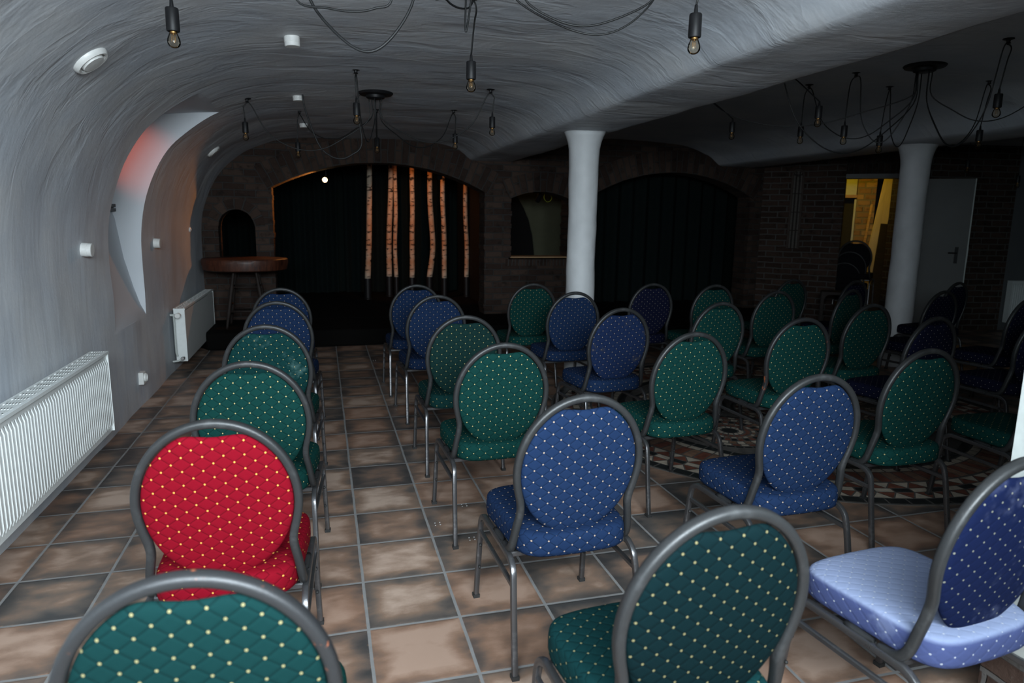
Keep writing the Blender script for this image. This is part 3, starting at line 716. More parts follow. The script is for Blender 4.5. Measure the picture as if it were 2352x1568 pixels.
chairs = [
 (1.040,-1.015,-4,'teal1','green_s','green padded chair nearest the viewer with chipped frame, cut off by the bottom left edge'),
 (.950,-.160,-3,'red','red_s','bright red padded chair, the only red one'),
 (.975,.620,-5,'green','green_s','green chair directly in front of the red chair beside the left radiators'),
 (.970,1.545,-5,'dusty','green_s','green chair with pale dust smudges on its back, in the left column'),
 (.965,2.560,-5,'blue','blue_s','blue chair second from the stage in the column by the left wall'),
 (.935,3.440,-3,'blue','blue_s','blue chair closest to the stage in the column by the left wall'),
 (1.983,-1.000,3,'teal','teal_s','large green chair at bottom centre right, nearest of the column right of the aisle'),
 (2.026,-.126,2,'blue','blue_s','bright blue chair right of the aisle with its legs fully on view in the foreground'),
 (2.006,.812,2,'green','green_s','bright green chair right of the aisle behind the foreground blue one'),
 (2.015,1.708,1,'dull','dull_s','dull dark green chair right of the aisle, behind the bright green one'),
 (2.013,2.775,4,'blue','blue_s','blue chair second from the stage along the right side of the aisle'),
 (1.980,3.585,2,'blue','blue_s','blue chair closest to the stage along the right side of the aisle'),
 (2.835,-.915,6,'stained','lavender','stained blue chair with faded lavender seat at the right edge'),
 (2.984,-.036,2,'blue','blue_s','bright blue chair with its seat showing, just ahead of the lavender seated chair'),
 (3.017,.920,4,'green','green_s','green chair standing at the left rim of the floor mosaic'),
 (3.046,1.872,6,'worn','blue_s','blue chair whose back fabric is worn in dark patches'),
 (3.106,2.850,3,'blue','blue_s','blue chair directly in front of the central white pillar'),
 (2.992,3.565,2,'green','green_s','dark green chair just left of the central white pillar, close to the stage'),
 (3.847,.305,2,'green','green_s','green chair on the mosaic at the right, large and in front of the second pillar'),
 (3.952,1.277,2,'green','green_s','green chair with rusty spots on its frame in the middle of the mosaic'),
 (3.878,2.054,6,'green','green_s','shaded green chair right of the worn blue one'),
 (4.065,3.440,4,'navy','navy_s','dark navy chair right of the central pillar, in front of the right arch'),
 (4.790,1.165,7,'navy','navy_s','purplish navy chair half hidden behind the large green chair at the right'),
 (4.900,1.790,6,'green','green_s','dark green chair left of the second pillar, its whole back in view'),
 (4.785,2.683,7,'green','green_s','dim teal green chair in front of another green one beneath the iron window'),
 (4.575,3.255,5,'green','green_s','dim green chair in front of the right arch near the corner of the brick wall'),
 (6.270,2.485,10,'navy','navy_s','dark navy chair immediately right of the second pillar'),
 (5.470,2.680,20,'green','green_s','very dim green chair tucked behind the dark green one left of the second pillar'),
 (5.700,3.690,9,'green','green_s','dim green chair standing against the brick wall under the iron window'),
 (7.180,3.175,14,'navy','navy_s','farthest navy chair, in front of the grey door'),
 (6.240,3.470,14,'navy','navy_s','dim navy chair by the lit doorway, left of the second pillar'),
 (4.688,.265,-2,'green','green_s','green chair at the right edge with only seat and legs visible'),
 (5.742,1.178,0,'navy','navy_s','navy chair at the right edge behind the white post, seat on view'),
 (6.525,1.934,8,'navy','navy_s','farther navy chair at the right edge in deep shadow'),
]
for c in chairs: chair(*c, frame=M['rust'] if ('rusty' in c[5] or 'nearest the viewer' in c[5]) else None)

# ------------------------------------------------------------------ radiators
def radiator(y0, y1, z0, z1, label, ribbed=True, x0=-.125, x1=-.03, loc=None, rz=0.0, near_end=False):
    r = empty('radiator', loc or (0,0,0), rz); tag(r, label, 'radiator')
    b = MB(); L = y1-y0
    if ribbed:
        n = int(L/.0333); ys = []; pf = []
        for k in range(n):
            a = y0+L*k/n; w = L/n
            pf += [(a, 0), (a+w*.14, .0), (a+w*.26, .009), (a+w*.80, .009), (a+w*.92, 0)]
        pf.append((y1, 0)); b = MB()
        zr = [(z0,0),(z0+.025,0),(z0+.05,1),(z1-.075,1),(z1-.045,0),(z1,0)]
        for z, q in zr:
            for yv, d in pf: b.v.append(Vector((x1-.012+d*q, yv, z)))
        N = len(pf)
        for z, q in zr:
            for yv, d in pf: b.v.append(Vector((x1-.02, yv, z)))
        off = N*len(zr)
        for i in range(len(zr)-1):
            for k in range(N-1):
                b.f.append([i*N+k, i*N+k+1, (i+1)*N+k+1, (i+1)*N+k]); b.mi.append(0); b.f.append([off+i*N+k, off+(i+1)*N+k, off+(i+1)*N+k+1, off+i*N+k+1]); b.mi.append(0)
            for k in (0, N-1): b.f.append([i*N+k, (i+1)*N+k, off+(i+1)*N+k, off+i*N+k]); b.mi.append(0)
        for i in (0, len(zr)-1):
            for k in range(N-1): b.f.append([i*N+k, i*N+k+1, off+i*N+k+1, off+i*N+k]); b.mi.append(0)
        b.build('front_panel', M['white_enamel'], r, smooth=.5)
    else:
        b.box((x1-.014, y0, z0), (x1-.002, y1, z1-.03)); b.build('front_panel', M['white_enamel'], r)
    b = MB(); b.box((x0, y0, z0), (x0+.012, y1, z1-.02)); b.build('rear_panel', M['white_enamel'], r)
    b = MB(); n = int(L/.05)
    b.box((x0+.02, y0+.02, z0+.03), (x1-.03, y1-.02, z1-.06)); b.build('convector', M['slot'], r)
    for ye in (y0, y1):
        b = MB(); b.box((x0-.002, ye-.004, z0), (x1, ye+.004, z1)); b.build('side_panel', M['white_enamel'], r)
    # grille: rails, cross bars
    b = MB(); w = x1-x0
    b.box((x0-.003, y0-.005, z1-.012), (x0+.010, y1+.005, z1+.002)); b.box((x1-.014, y0-.005, z1-.014), (x1+.003, y1+.005, z1+.002))
    nb = max(4, int(L/.085))
    for k in range(nb+1):
        yy = y0+L*k/nb; b.box((x0+.008, yy-.009, z1-.008), (x1-.010, yy+.009, z1+.001))
    for k in range(1, 6):
        xx = x0+.010+(w-.024)*k/6; b.box((xx-.0026, y0, z1-.008), (xx+.0026, y1, z1+.001))
    b.build('top_grille', M['white_enamel'], r)
    return r
radiator(-.35, 2.235, .17, .665, 'large white ribbed radiator along the left wall in the foreground')
r2 = radiator(4.66, 6.45, .11, .615, 'smaller white radiator on the left wall near the stage', ribbed=False)
# valve and pipes of the farther radiator
b = MB(); b.tube([(-.075,4.655,.56),(-.075,4.60,.56)], circ(.011, 10)); b.tube([(-.075,4.615,.56),(-.150,4.615,.56)], circ(.011,10)); b.tube([(-.118,4.615,.555),(-.118,4.615,.20),(-.112,4.63,.165)], circ(.009, 8)); b.build('supply_pipe', M['white_paint'], r2, smooth=SM)
b = MB(); b.lathe([(.022,0),(.024,.008),(.026,.05),(.020,.056),(0.001,.056)], (-.075,4.60,.56), 16, Matrix.Rotation(PI/2, 3, 'X')); b.build('thermostat_knob', M['white_plastic'], r2, smooth=SM)
b = MB(); b.tube([(-.06,4.655,.15),(-.06,4.60,.15),(-.10,4.60,.125),(-.150,4.60,.12)], circ(.009, 8)); b.build('return_pipe', M['white_paint'], r2, smooth=SM)
b = MB(); b.lathe([(.016,0),(.018,.03),(.012,.04),(0.001,.04)], (-.06,4.61,.15), 12, Matrix.Rotation(PI/2, 3, 'X')); b.build('lockshield_valve', M['chrome'], r2, smooth=SM)

# far right radiator on the plastered wall
pr_ = az(2283, 738, .1); dW = (WR2-HH).normalized(); angW = math.atan2(dW.y, dW.x)
tW = (WR2-HH).length*.80; base = HH+dW*tW
r3 = radiator(0, 1.3, .12, .72, 'dim white ribbed radiator on the plastered wall at the far right', True, 0, .09, loc=base+Vector((dW.y,-dW.x,0))*.02, rz=angW-PI/2)
r3.location = base + Vector((dW.y,-dW.x,0))*.03
r3.rotation_euler = (0,0,angW-PI/2)
# radiator local x points out of the wall

# ------------------------------------------------------------------ small things on wall and vault
def ceil_z(x):
    P = lp+cp
    for (x0,z0),(x1,z1) in zip(P[:-1], P[1:]):
        if z0 > .9 and x0 <= x <= x1 and x1 > x0: return z0+(z1-z0)*(x-x0)/(x1-x0)
    return ZC
def hit_vault(x, y):
    d = ray(x, y); t = .3
    while t < 14:
        p = CP+d*t
        if p.x < -.165 or p.z > ceil_z(p.x): return p
        t += .004
    return p
def vault_normal(p):
    P = lp+cp; i = min(range(1, len(P)-1), key=lambda i: (P[i][0]-p.x)**2+(P[i][1]-p.z)**2)
    tx, tz = P[i+1][0]-P[i-1][0], P[i+1][1]-P[i-1][1]; return Vector((tz, 0, -tx)).normalized()
def on_vault(name, mb, mats, px, label, cat, group=None, lift=0.0):
    p = hit_vault(*px); nn = vault_normal(p); o = mb.build(name, mats, smooth=SM)
    o.location = p+nn*lift; o.rotation_euler = nn.to_track_quat('Z','Y').to_euler(); tag(o, label, cat, group); return o
def vent(px, r, label):
    p = hit_vault(*px); nn = vault_normal(p); e = empty('air_vent', p-nn*.006); e.rotation_euler = nn.to_track_quat('Z','Y').to_euler(); tag(e, label, 'vent', 'round air vents on the vault')
    b = MB(); b.lathe([(r*.70,0),(r*.98,0),(r,.008),(r*.97,.022),(r*.86,.032),(r*.74,.030),(r*.70,.012)], n=36); b.build('rim', M['white_plastic'], e, smooth=SM)
    b = MB(); b.lathe([(r*.70,-.004),(r*.70,.006)], n=36); b.build('throat', M['slot'], e)
    b = MB(); b.lathe([(r*.60,.008),(r*.63,.026),(r*.58,.036),(.001,.038)], n=36); b.build('valve_disc', M['white_plastic'], e, smooth=SM)
    return e
vent((205,135), .085, 'large round white air vent on the vault at top left')
vent((489,346), .075, 'round white air vent low on the vault near the brick wall')
def cap(px, r, h, label, group='round white wall and ceiling caps'):
    b = MB(); b.lathe([(r,-.01),(r,h*.55),(r*.97,h*.58),(r*.97,h*.95),(r*.9,h),(.001,h)], n=24)
    return on_vault('round_cap', b, M['white_plastic'], px, label, 'cap', group)
cap((189,573), .042, .055, 'round white cap sticking out of the left wall above the foreground radiator'); cap((354,558), .042, .05, 'round white cap on the left wall just right of the window niche')
cap((670,85), .042, .05, 'round white cap on the ceiling near the hanging loop of cord'); cap((684,220), .042, .04, 'round white cap on the ceiling where a thick cord comes out'); cap((697,284), .042, .04, 'round white cap on the ceiling farthest from the viewer')
b = MB(); b.lathe([(.026,-.005),(.028,.01),(.018,.016),(.006,.022),(.001,.022)], n=14); on_vault('wall_hook', b, M['white_plastic'], (435,527), 'tiny white hook plate on the wall lit by the warm glow', 'hook')
# power socket low on the left wall
e = empty('wall_socket', (-.172, 3.46, .225)); tag(e, 'white power socket low on the left wall between the radiators', 'socket')
b = MB(); b.box((0,-.042,-.048), (.042,.042,.048)); o = b.build('housing', M['white_plastic'], e); md = o.modifiers.new('b','BEVEL'); md.width = .006; md.segments = 2
b = MB(); b.lathe([(.034,0),(.034,.012),(.030,.014),(.026,.004),(.001,.004)], (.042,0,.004), 20, Matrix.Rotation(PI/2, 3, 'Y')); b.build('plug_well', M['white_plastic'], e, smooth=SM)
# black frame of the niche window, glass, red lamp
e = empty('window_1', (-.60,3.38,1.55)); tag(e, 'dark framed small window deep in the wall niche', kind='structure')
def wbox(nm, lo, hi, mt): b = MB(); b.box(lo, hi); return b.build(nm, M[mt], e)
wbox('window_frame', (-.02,-.44,0), (.05,-.39,.66), 'frame_wood'); wbox('window_frame', (-.02,.385,0), (.05,.445,.66), 'frame_wood'); wbox('window_frame', (-.02,-.44,.60), (.05,.445,.66), 'frame_wood'); wbox('window_frame', (-.02,-.44,-.01), (.06,.445,.05), 'frame_wood')
wbox('mullion', (-.01,-.03,.04), (.04,.02,.62), 'frame_wood'); wbox('window_pane', (.005,-.40,.04), (.011,.40,.61), 'pane'); 
sb_ = MB(); sb_.box((.05,.22,-.045), (.275,.455,-.02)); sb_.box((.05,.22,-.012), (.275,.455,.012)); sb_.box((.05,.30,-.03), (.26,.44,.0)); sb_.build('window_board', M['frame_wood'], e)
b = MB(); b.box((.185,.36,.012), (.235,.45,.27)); b.build('window_stay', M['frame_wood'], e)

# ------------------------------------------------------------------ pendant spiders
KS = .70
def kz(P, k=KS): return [(r*k if r > .002 else r, z*k) for r, z in P]
sock = MB(); sock.lathe(kz([(.004,.165),(.008,.160),(.011,.125),(.0125,.12),(.030,.118),(.033,.112),(.034,.010),(.032,.002),(.028,0),(.022,.006),(.001,.010)]), n=20); SOCK = sock.mesh('socket', M['black'], SM)
bulb = MB(); bulb.lathe([(.012,.010),(.0135,-.003),(.017,-.012),(.0215,-.023),(.0235,-.033),(.0225,-.043),(.0165,-.052),(.008,-.0565),(.0005,-.0575)], n=20); BULB = bulb.mesh('bulb', M['bulb'], True)
cp_ = MB(); cp_.lathe([(.0128,.008),(.0130,-.004),(.0122,-.007)], n=16); fil = MB(); cp_.tube([(0,0,0),(0,0,-.012)], circ(.0025,6)); CAPM = cp_.mesh('bulb_cap', M['brass'], True)
fil.tube(cat_rom([(-.006,0,-.009),(-.007,0,-.036),(-.002,.004,-.012),(.002,.005,-.038),(.005,.002,-.012),(.007,-.002,-.036),(.005,0,-.010)], 4), circ(.0005,5)); FILM = fil.mesh('filament', M['brass'], True)
hk = MB(); hk.lathe([(.001,.004),(.030,.002),(.032,-.004),(.012,-.010),(.010,-.022),(.016,-.028),(.001,-.030)], n=16); HOOK = hk.mesh('ceiling_hook', M['black'], SM)
def pendant_end(root, base, hook, p):
    # p: socket bottom point (world); hook: world point on the ceiling
    s_ = link(bpy.data.objects.new('socket', SOCK), root); s_.location = p-base
    q = link(bpy.data.objects.new('bulb', BULB), s_); q2 = link(bpy.data.objects.new('bulb_cap', CAPM), s_); q3 = link(bpy.data.objects.new('filament', FILM), s_)
    if hook is not None:
        h = link(bpy.data.objects.new('ceiling_hook', HOOK), root); h.location = hook-base+Vector((0,0,.004))
def cordmesh(root, base, pts, r=.0042, nm='cord'):
    b = MB(); b.tube([Vector(p)-base for p in cat_rom(pts, 6)], circ(r, 6)); return b.build(nm, M['cord'], root, smooth=True)
def spider(label, canpx, arms, feed=None, can=None):
    c = can or hit_vault(*canpx); c = Vector((c.x, c.y, ceil_z(c.x))); r = empty('spider_pendant_lamp', c); tag(r, label, 'lamp', 'many armed pendant lamps')
    b = MB(); b.lathe([(.001,.01),(.135,.008),(.14,-.004),(.13,-.016),(.075,-.022),(.072,-.040),(.060,-.046),(.001,-.046)], n=32); b.build('canopy', M['black'], r, smooth=SM)
    for k, (hp, bp, lp_) in enumerate(arms):
        # hp hook (pixel or point), bp socket bottom pixel, lp_ lowest pixel of the slack cord
        H = hp if isinstance(hp, Vector) else hit_vault(*hp); H = Vector((H.x, H.y, ceil_z(H.x)))
        if isinstance(bp, Vector): Bp = bp
        else:
            d = ray(*bp); dep = ((H-CP).dot(fw)); Bp = CP+d*dep; Bp = Vector((H.x*.35+Bp.x*.65, H.y, Bp.z))
        pendant_end(r, c, H, Bp)
        dirc = (H-c); dirc.z = 0; dirc.normalize(); st_ = c+Vector((dirc.x*.05, dirc.y*.05, -.045))
        if isinstance(lp_, (int, float)): sag = lp_; tm = .5
        else:
            mid = (st_+H)/2; dep = (mid-CP).dot(fw); g = CP+ray(*lp_)*dep; sag = max(.05, mid.z-g.z)
        dn = H+Vector((0,0,-.03)); P_ = [st_, st_+Vector((dirc.x*.012, dirc.y*.012, -.08-.25*sag))]
        for t_ in (.22,.38,.54,.70,.85):
            q = st_.lerp(H, t_); P_.append(q+Vector((0,0,-sag*1.0*(4*t_*(1-t_))**.8-(.04 if t_ < .9 else 0))))
        P_ += [H-dirc*.035+Vector((0,0,-.055)), dn, H+dirc*.03+Vector((0,0,-.06)), H.lerp(Bp+Vector((0,0,.112)), .45)+dirc*.02, Bp+Vector((0,0,.112))]
        cordmesh(r, c, P_)
    if feed:
        A = hit_vault(*feed[0]); mid = (A+c)/2; dep = (mid-CP).dot(fw); g = CP+ray(*feed[1])*dep; sag = mid.z-g.z
        P_ = [A+Vector((0,0,.01)), A+Vector((.02,0,-.12))]+[A.lerp(c, t_)+Vector((0,0,-sag*(4*t_*(1-t_))**.6)) for t_ in (.2,.35,.5,.65,.8)]+[c+Vector((-.15,0,-.10)), c+Vector((-.12,0,-.01))]
        cordmesh(r, c, P_, .0065, 'feed_cord')
    return r
spider('black multi arm pendant lamp over the aisle near the stage arch', (862,213), [
    ((567,227),(559,304),(725,332)), ((687,254),(681,347),(777,307)), ((817,160),(820,263),(838,309)), ((865,252),(867,336),(867,322)), ((1042,253),(1050,327),(959,326)), ((1127,206),(1137,292),(993,313))], feed=((694,216),(763,362)))
s3 = [((1859,195),(1843,312),(1999,304)), ((1967,167),(1943,312),(2060,312)), ((2044,199),(2028,333),(2072,322)), ((2273,185),(2263,322),(2188,319)), ((2317,90),(2310,244),(2200,318))]
c3 = hit_vault(2125,150)
s3 += [(Vector((4.25, c3.y+1.1, 2.59)),(1760,300),(1958,277)), (Vector((4.22, c3.y+.05, 2.59)),(1991,265),(2044,336)), (Vector((6.05, c3.y-.45, 2.56)), Vector((6.05,c3.y-.45,2.25)), .32)]
spider('black multi arm pendant lamp hanging in the dark right hand bay', (2125,150), s3)
# nearest spider, its canopy above the top edge of the picture
c2 = Vector((1.66,.42,2.455))
sp2 = spider('black multi arm pendant lamp nearest the viewer, cut off by the top edge', None, [
    (Vector((az(398,73,2.15).x-.02, az(398,73,2.15).y, 2.4)), az(398,73,2.15), .05), (Vector((az(1082,183,2.14).x-.03, az(1082,183,2.14).y-.2, 2.46)), az(1082,183,2.14), .05), (Vector((az(1595,87,2.15).x, az(1595,87,2.15).y, 2.44)), az(1595,87,2.15), .05)], can=c2)
def free_loop(pa, pl, pb, dep, r=.0042):
    A = adep(pa[0], pa[1], dep); Bq = adep(pb[0], pb[1], dep); Lw = adep(pl[0], pl[1], dep); A = Vector((A.x, A.y, A.z)); 
    # hang the loop between two points on the ceiling above
    up = lambda p, x: Vector((p.x, p.y, ceil_z(p.x)-.015))
    P_ = [up(A, 0), A, A.lerp(Lw, .5)+(Lw-A.lerp(Bq,.5))*.22, Lw, Lw.lerp(Bq, .5)+(Lw-A.lerp(Bq,.5))*.22, Bq, up(Bq, 0)]
    cordmesh(sp2, c2, P_, r)
free_loop((712,0),(845,121),(950,0), 2.55, .0058); free_loop((680,0),(815,29),(900,0), 2.45); free_loop((1185,0),(1370,82),(1502,0), 2.75); free_loop((1206,0),(1340,62),(1500,0), 2.70, .0046)
free_loop((1070,0),(1070,75),(1082,0), 2.9)
# lone pendants in the far dark bay
for px, lab in (((2337,420), 'single black pendant lamp hanging in the dark far right bay'), ((2222,385), 'small dim pendant bulb hanging in front of the far brick wall')):
    p = adep(px[0], px[1], 8.0); t = Vector((p.x, p.y, 2.575)); r = empty('pendant_lamp', t); tag(r, lab, 'lamp'); pendant_end(r, t, t, p)
    cordmesh(r, t, [t, t.lerp(p+Vector((0,0,.112)), .5), p+Vector((0,0,.112))])

# ------------------------------------------------------------------ stage: birch trunks, table, spotlights
def birch(px_top, px_bot, r, label, y=9.05, wob=.02, seed=0):
    pb = ay(*px_bot, y); x = pb.x; xt = ay(*px_top, y).x
    e = empty('birch_trunk', (x, y, .20)); tag(e, label, 'trunk', 'birch trunks standing on the stage')
    H_ = 2.36; n_ = 22; P_ = []; sc_ = []
    for k in range(n_+1):
        t_ = k/n_; P_.append((( xt-x)*t_+wob*noise.noise(Vector((seed*3.7, t_*2.4, 1)))*1.6, .5*wob*noise.noise(Vector((seed, t_*3, 5))), .30+t_*(H_-.30))); sc_.append(1-.12*t_+.05*noise.noise(Vector((t_*9, seed, 0))))
    b = MB(); b.tube(P_, circ(r, 12), scl=sc_); o = b.build('trunk', M['birch'], e, smooth=True)
    b = MB(); q = P_[0]; b.tube([(q[0],q[1],0),(q[0],q[1],.33)], circ(r*1.25, 12)); b.build('sleeve', M['black'], e, smooth=SM)
    b = MB(); b.lathe([(r*1.5,0),(r*1.5,.012),(r*1.2,.02)], (q[0],q[1],0), 18); b.build('foot_plate', M['black'], e, smooth=SM)
    # short twigs
    return e
for i, (a_, b_, r_, lab) in enumerate([((849,380),(845,640),.046,'birch trunk farthest left on the stage, dim'),((899,378),(893,640),.046,'thick orange lit birch trunk of the close pair'),((907,378),(910,640),.034,'thinner birch trunk of the close pair'),
    ((948,378),(947,640),.042,'birch trunk standing alone right of the pair'),((992,384),(988,640),.046,'bent bright orange birch trunk'),((1016,390),(1020,635),.040,'straight bright birch trunk next to the bent one'),((1068,400),(1071,640),.038,'birch trunk farthest right, near the brick pier')]):
    birch(a_, b_, r_, lab, (8.75,9.11,8.99,8.87,8.95,8.70,8.87)[i], .035 if i == 4 else .018, i+1)

# slab topped bar table
tc = az(560, 607, 1.03); tc = Vector((.375, 6.18, .2))
e = empty('bar_table', tc); tag(e, 'high table with thick tree slice top on turned dark legs, by the stage niche', 'table')
b = MB(); poly = []
for k in range(56):
    g = 2*PI*k/56; rr = .47*(1+.055*noise.noise(Vector((math.cos(g)*1.6, math.sin(g)*1.6, 2)))+.018*noise.noise(Vector((math.cos(g)*7, math.sin(g)*7, 4)))); poly.append((rr*math.cos(g)*1.0, rr*math.sin(g)*.8))
ztp = .80
for q, (s_, z_) in enumerate(((0.0001,ztp-.14),(.90,ztp-.14),(.965,ztp-.128),(1.0,ztp-.05),(.995,ztp-.012),(.97,ztp),(0.0001,ztp))):
    for k, (x, y) in enumerate(poly):
        w = 1+.012*noise.noise(Vector((k*.9, q*1.0, 3))) if .5 < s_ else 1; b.v.append(Vector((x*s_*w, y*s_*w, z_)))
for q in range(6):
    for k in range(56): k2 = (k+1) % 56; b.f.append([q*56+k, q*56+k2, (q+1)*56+k2, (q+1)*56+k]); b.mi.append(0)
b.build('tabletop', M['table_wood'], e, smooth=SM)
tops = [(-.12,-.10),(.12,-.10),(.12,.10),(-.12,.10)]; feet = [(-.215,-.19),(.215,-.19),(.215,.19),(-.215,.19)]
for (x0,y0),(x1,y1) in zip(tops, feet):
    A = Vector((x0,y0,ztp-.14)); B_ = Vector((x1,y1,0)); P_ = [B_.lerp(A, k/20) for k in range(21)]; sc_ = [.75+.35*math.sin(PI*k/20)+(.25 if k in (5,6,13,14) else 0) for k in range(21)]
    b = MB(); b.tube(P_, circ(.019, 10), scl=sc_); b.build('leg', M['dark_wood'], e, smooth=True)
def lp2(i, t_): a_ = Vector((*feet[i],0)); c_ = Vector((*tops[i],ztp-.14)); return a_.lerp(c_, t_)
for i in range(4):
    for t_ in ((.30,.72) if i % 2 == 0 else (.40,.72)):
        b = MB(); b.tube([lp2(i,t_), lp2((i+1) % 4,t_)], circ(.011, 8)); b.build('rung', M['dark_wood'], e, smooth=True)

def spotlight(p, aim, label, lit=False):
    e = empty('stage_spotlight', p); d = (Vector(aim)-Vector(p)).normalized(); e.rotation_euler = d.to_track_quat('-Z','Y').to_euler(); tag(e, label, 'spotlight', None)
    b = MB(); b.lathe([(.001,.09),(.030,.085),(.036,.07),(.038,-.05),(.040,-.055),(.036,-.055),(.034,-.02),(.001,-.018)], n=20); b.build('housing', M['black'], e, smooth=SM)
    b = MB(); b.lathe([(.001,-.045),(.032,-.045),(.032,-.041),(.001,-.041)], n=20); b.build('lens', M['lamp_glow'] if lit else M['slot'], e)
    Mi = e.matrix_basis.inverted() if False else d.to_track_quat('-Z','Y').to_matrix().inverted()
    upv = Mi @ Vector((0,0,1)); b = MB(); b.tube([Vector((0,0,.03)), upv*.08+Vector((0,0,.03)), upv*(2.62-p[2])], circ(.006, 6)); b.build('bracket', M['black'], e)
    return e
Ls = ay(748,412,7.42)
LAMP = spotlight(Ls, Ls+(CP-Ls).normalized()*1+Vector((-.25,-.1,-.15)), 'lit warm stage spotlight hanging under the left arch', True)
spotlight(ay(1010,402,7.25), (3,9,1), 'unlit black stage spotlight in front of the birch trunks'); spotlight(ay(1237,455,7.5), (4.2,9,.6), 'unlit black spotlight hanging inside the small opening')
LL = Ls+(CP-Ls).normalized()*.075+Vector((-.01,0,-.012))
# yellow green flex looped by the small spotlight
p = ay(1260,455,7.6); e = empty('hanging_flex', p); tag(e, 'small looped yellow green cable hanging in the small opening', 'cable')
b = MB(); b.tube(cat_rom([(-.06,0,.08),(-.07,0,.0),(-.03,0,-.05),(.02,0,-.045),(.05,0,.0),(.03,0,.05)], 5), circ(.0035,6)); b.tube([(-.06,0,.08),(-.06,0,2.62-p.z)], circ(.0025,6)); b.build('loop', simple('yellow_green_cable', (.35,.4,.03), .5), e, smooth=True)

# iron grille of the blind arched window on the angled brick wall
dR = (PB-PA).normalized(); nR = Vector((dR.y,-dR.x,0)); 
def wr_at(x, y):
    d = ray(x, y); t_ = (PA-CP).dot(nR)/d.dot(nR); q = CP+d*t_; return ((q-PA).dot(dR), q.z)
e = empty('iron_window_grille', PA+nR*.012); e.rotation_euler = (0,0,math.atan2(dR.y, dR.x)); tag(e, 'tall rusty iron arched grille of a blind window on the brick wall', 'grille')
u0, zb = wr_at(1808,570); u1, zt = wr_at(1848,390); w = (u1-u0); zs = zt-w/2
arc = [(u0,zb),(u0,zs)]+[((u0+u1)/2-w/2*math.cos(PI*k/12), zs+w/2*math.sin(PI*k/12)) for k in range(1,12)]+[(u1,zs),(u1,zb)]
b = MB(); b.tube([(x,-.02,z) for x, z in arc], rrect(.022,.03,.004,1), closed=False); b.build('outer_frame', simple('rusty_iron', (.05,.035,.028), .8, var=.3), e)
for k in (1,2):
    b = MB(); x = u0+w*k/3; b.tube([(x,-.02,zb),(x,-.02,zs+w*.32)], rrect(.012,.02,.003,1)); b.build('upright_bar', M['dark_wood'], e)
for k in range(5):
    b = MB(); z = zb+(zs-zb)*k/4.0; b.tube([(u0,-.02,z),(u1,-.02,z)], rrect(.012,.016,.003,1), up=(0,1,0)); b.build('cross_bar', M['dark_wood'], e)
b = MB(); b.tube([((u0+u1)/2+.055*math.cos(2*PI*k/16), -.02, zs+w*.26+.055*math.sin(2*PI*k/16)) for k in range(16)], circ(.006,6), closed=True); b.build('rosette', M['dark_wood'], e)
b = MB(); b.prism(arc, lambda x, z, d: Vector((x, -.004-d*0+d, z)), .002); b.build('blind_panel', simple('blind_plaster', (.10,.09,.08), .9), e)

# door leaf standing open, doorway room beyond
Hp = HH+Vector((-.02,-.06,0)); Ep = adep(2226, 530, 9.15); Ep.z = 0; dD = (Ep-Hp).normalized(); Ld = (Ep-Hp).length
e = empty('door_1', Hp); e.rotation_euler = (0,0,math.atan2(dD.y, dD.x)); tag(e, 'plain grey door standing open behind the right pillar', kind='structure')
b = MB(); b.box((.02,-.02,.02), (Ld,.02,2.10)); b.build('door_leaf', M['grey_paint'], e)
b = MB(); b.box((Ld-.002,-.021,.02), (Ld+.012,.021,2.10)); b.build('door_edge', M['white_paint'], e)
b = MB(); b.box((Ld-.14,-.03,.98), (Ld-.10,-.02,1.2)); b.tube([(Ld-.12,-.02,1.12),(Ld-.12,-.06,1.12),(Ld-.22,-.06,1.12)], circ(.009,8)); b.build('door_handle', M['black'], e)
b = MB(); b.box((Ld+.008,-.012,1.0), (Ld+.016,.012,1.2)); b.build('lock_plate', M['chrome'], e)
# back room
dn2 = Vector((dirD.y,-dirD.x,0)); inw = -dn2
def room(u, v): return HB+dirD*u+inw*v
b = MB()
o, _ = slab('wall_store_back', room(-1.2,2.6), room(2.2,2.6), 0, 2.7, .1, M['boards']); tag(o, 'back wall of the lit store room', kind='structure')
o, _ = slab('wall_store_left', room(-1.2,.5), room(-1.2,2.6), 0, 2.7, .1, M['boards']); tag(o, 'side wall of the lit store room', kind='structure')
b = MB(); b.box((8.3,6.3,2.62), (13,10.2,2.7)); o = b.build('ceiling_store', M['boards']); tag(o, 'dark ceiling of the store room', kind='structure')
bx = adep(1984, 500, 11.6); e = empty('brick_pier', (bx.x, bx.y, 0)); e.rotation_euler = (0,0,math.atan2(dirD.y, dirD.x)); tag(e, 'rough brick pier lit yellow inside the doorway', 'pier')
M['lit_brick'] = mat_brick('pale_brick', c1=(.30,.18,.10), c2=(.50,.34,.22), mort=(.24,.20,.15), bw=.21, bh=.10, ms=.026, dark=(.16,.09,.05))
b = MB(); b.box((-.13,0,0), (.15,.3,2.28)); b.build('brick_core', M['lit_brick'], e); b = MB(); b.box((-.17,-.02,2.28), (.22,.32,2.5)); b.build('cap_stone', M['lit_brick'], e)
b = MB(); b.box((-.42,.1,1.98), (-.14,.3,2.5)); o = b.build('white_head', M['white_paint'], e); b = MB(); b.box((-.40,.08,1.93), (-.13,.3,1.98)); b.build('shelf_board', M['sill_wood'], e); b = MB(); b.box((-.165,.02,1.2), (-.135,.05,1.9)); b.build('edge_strip', M['white_paint'], e)
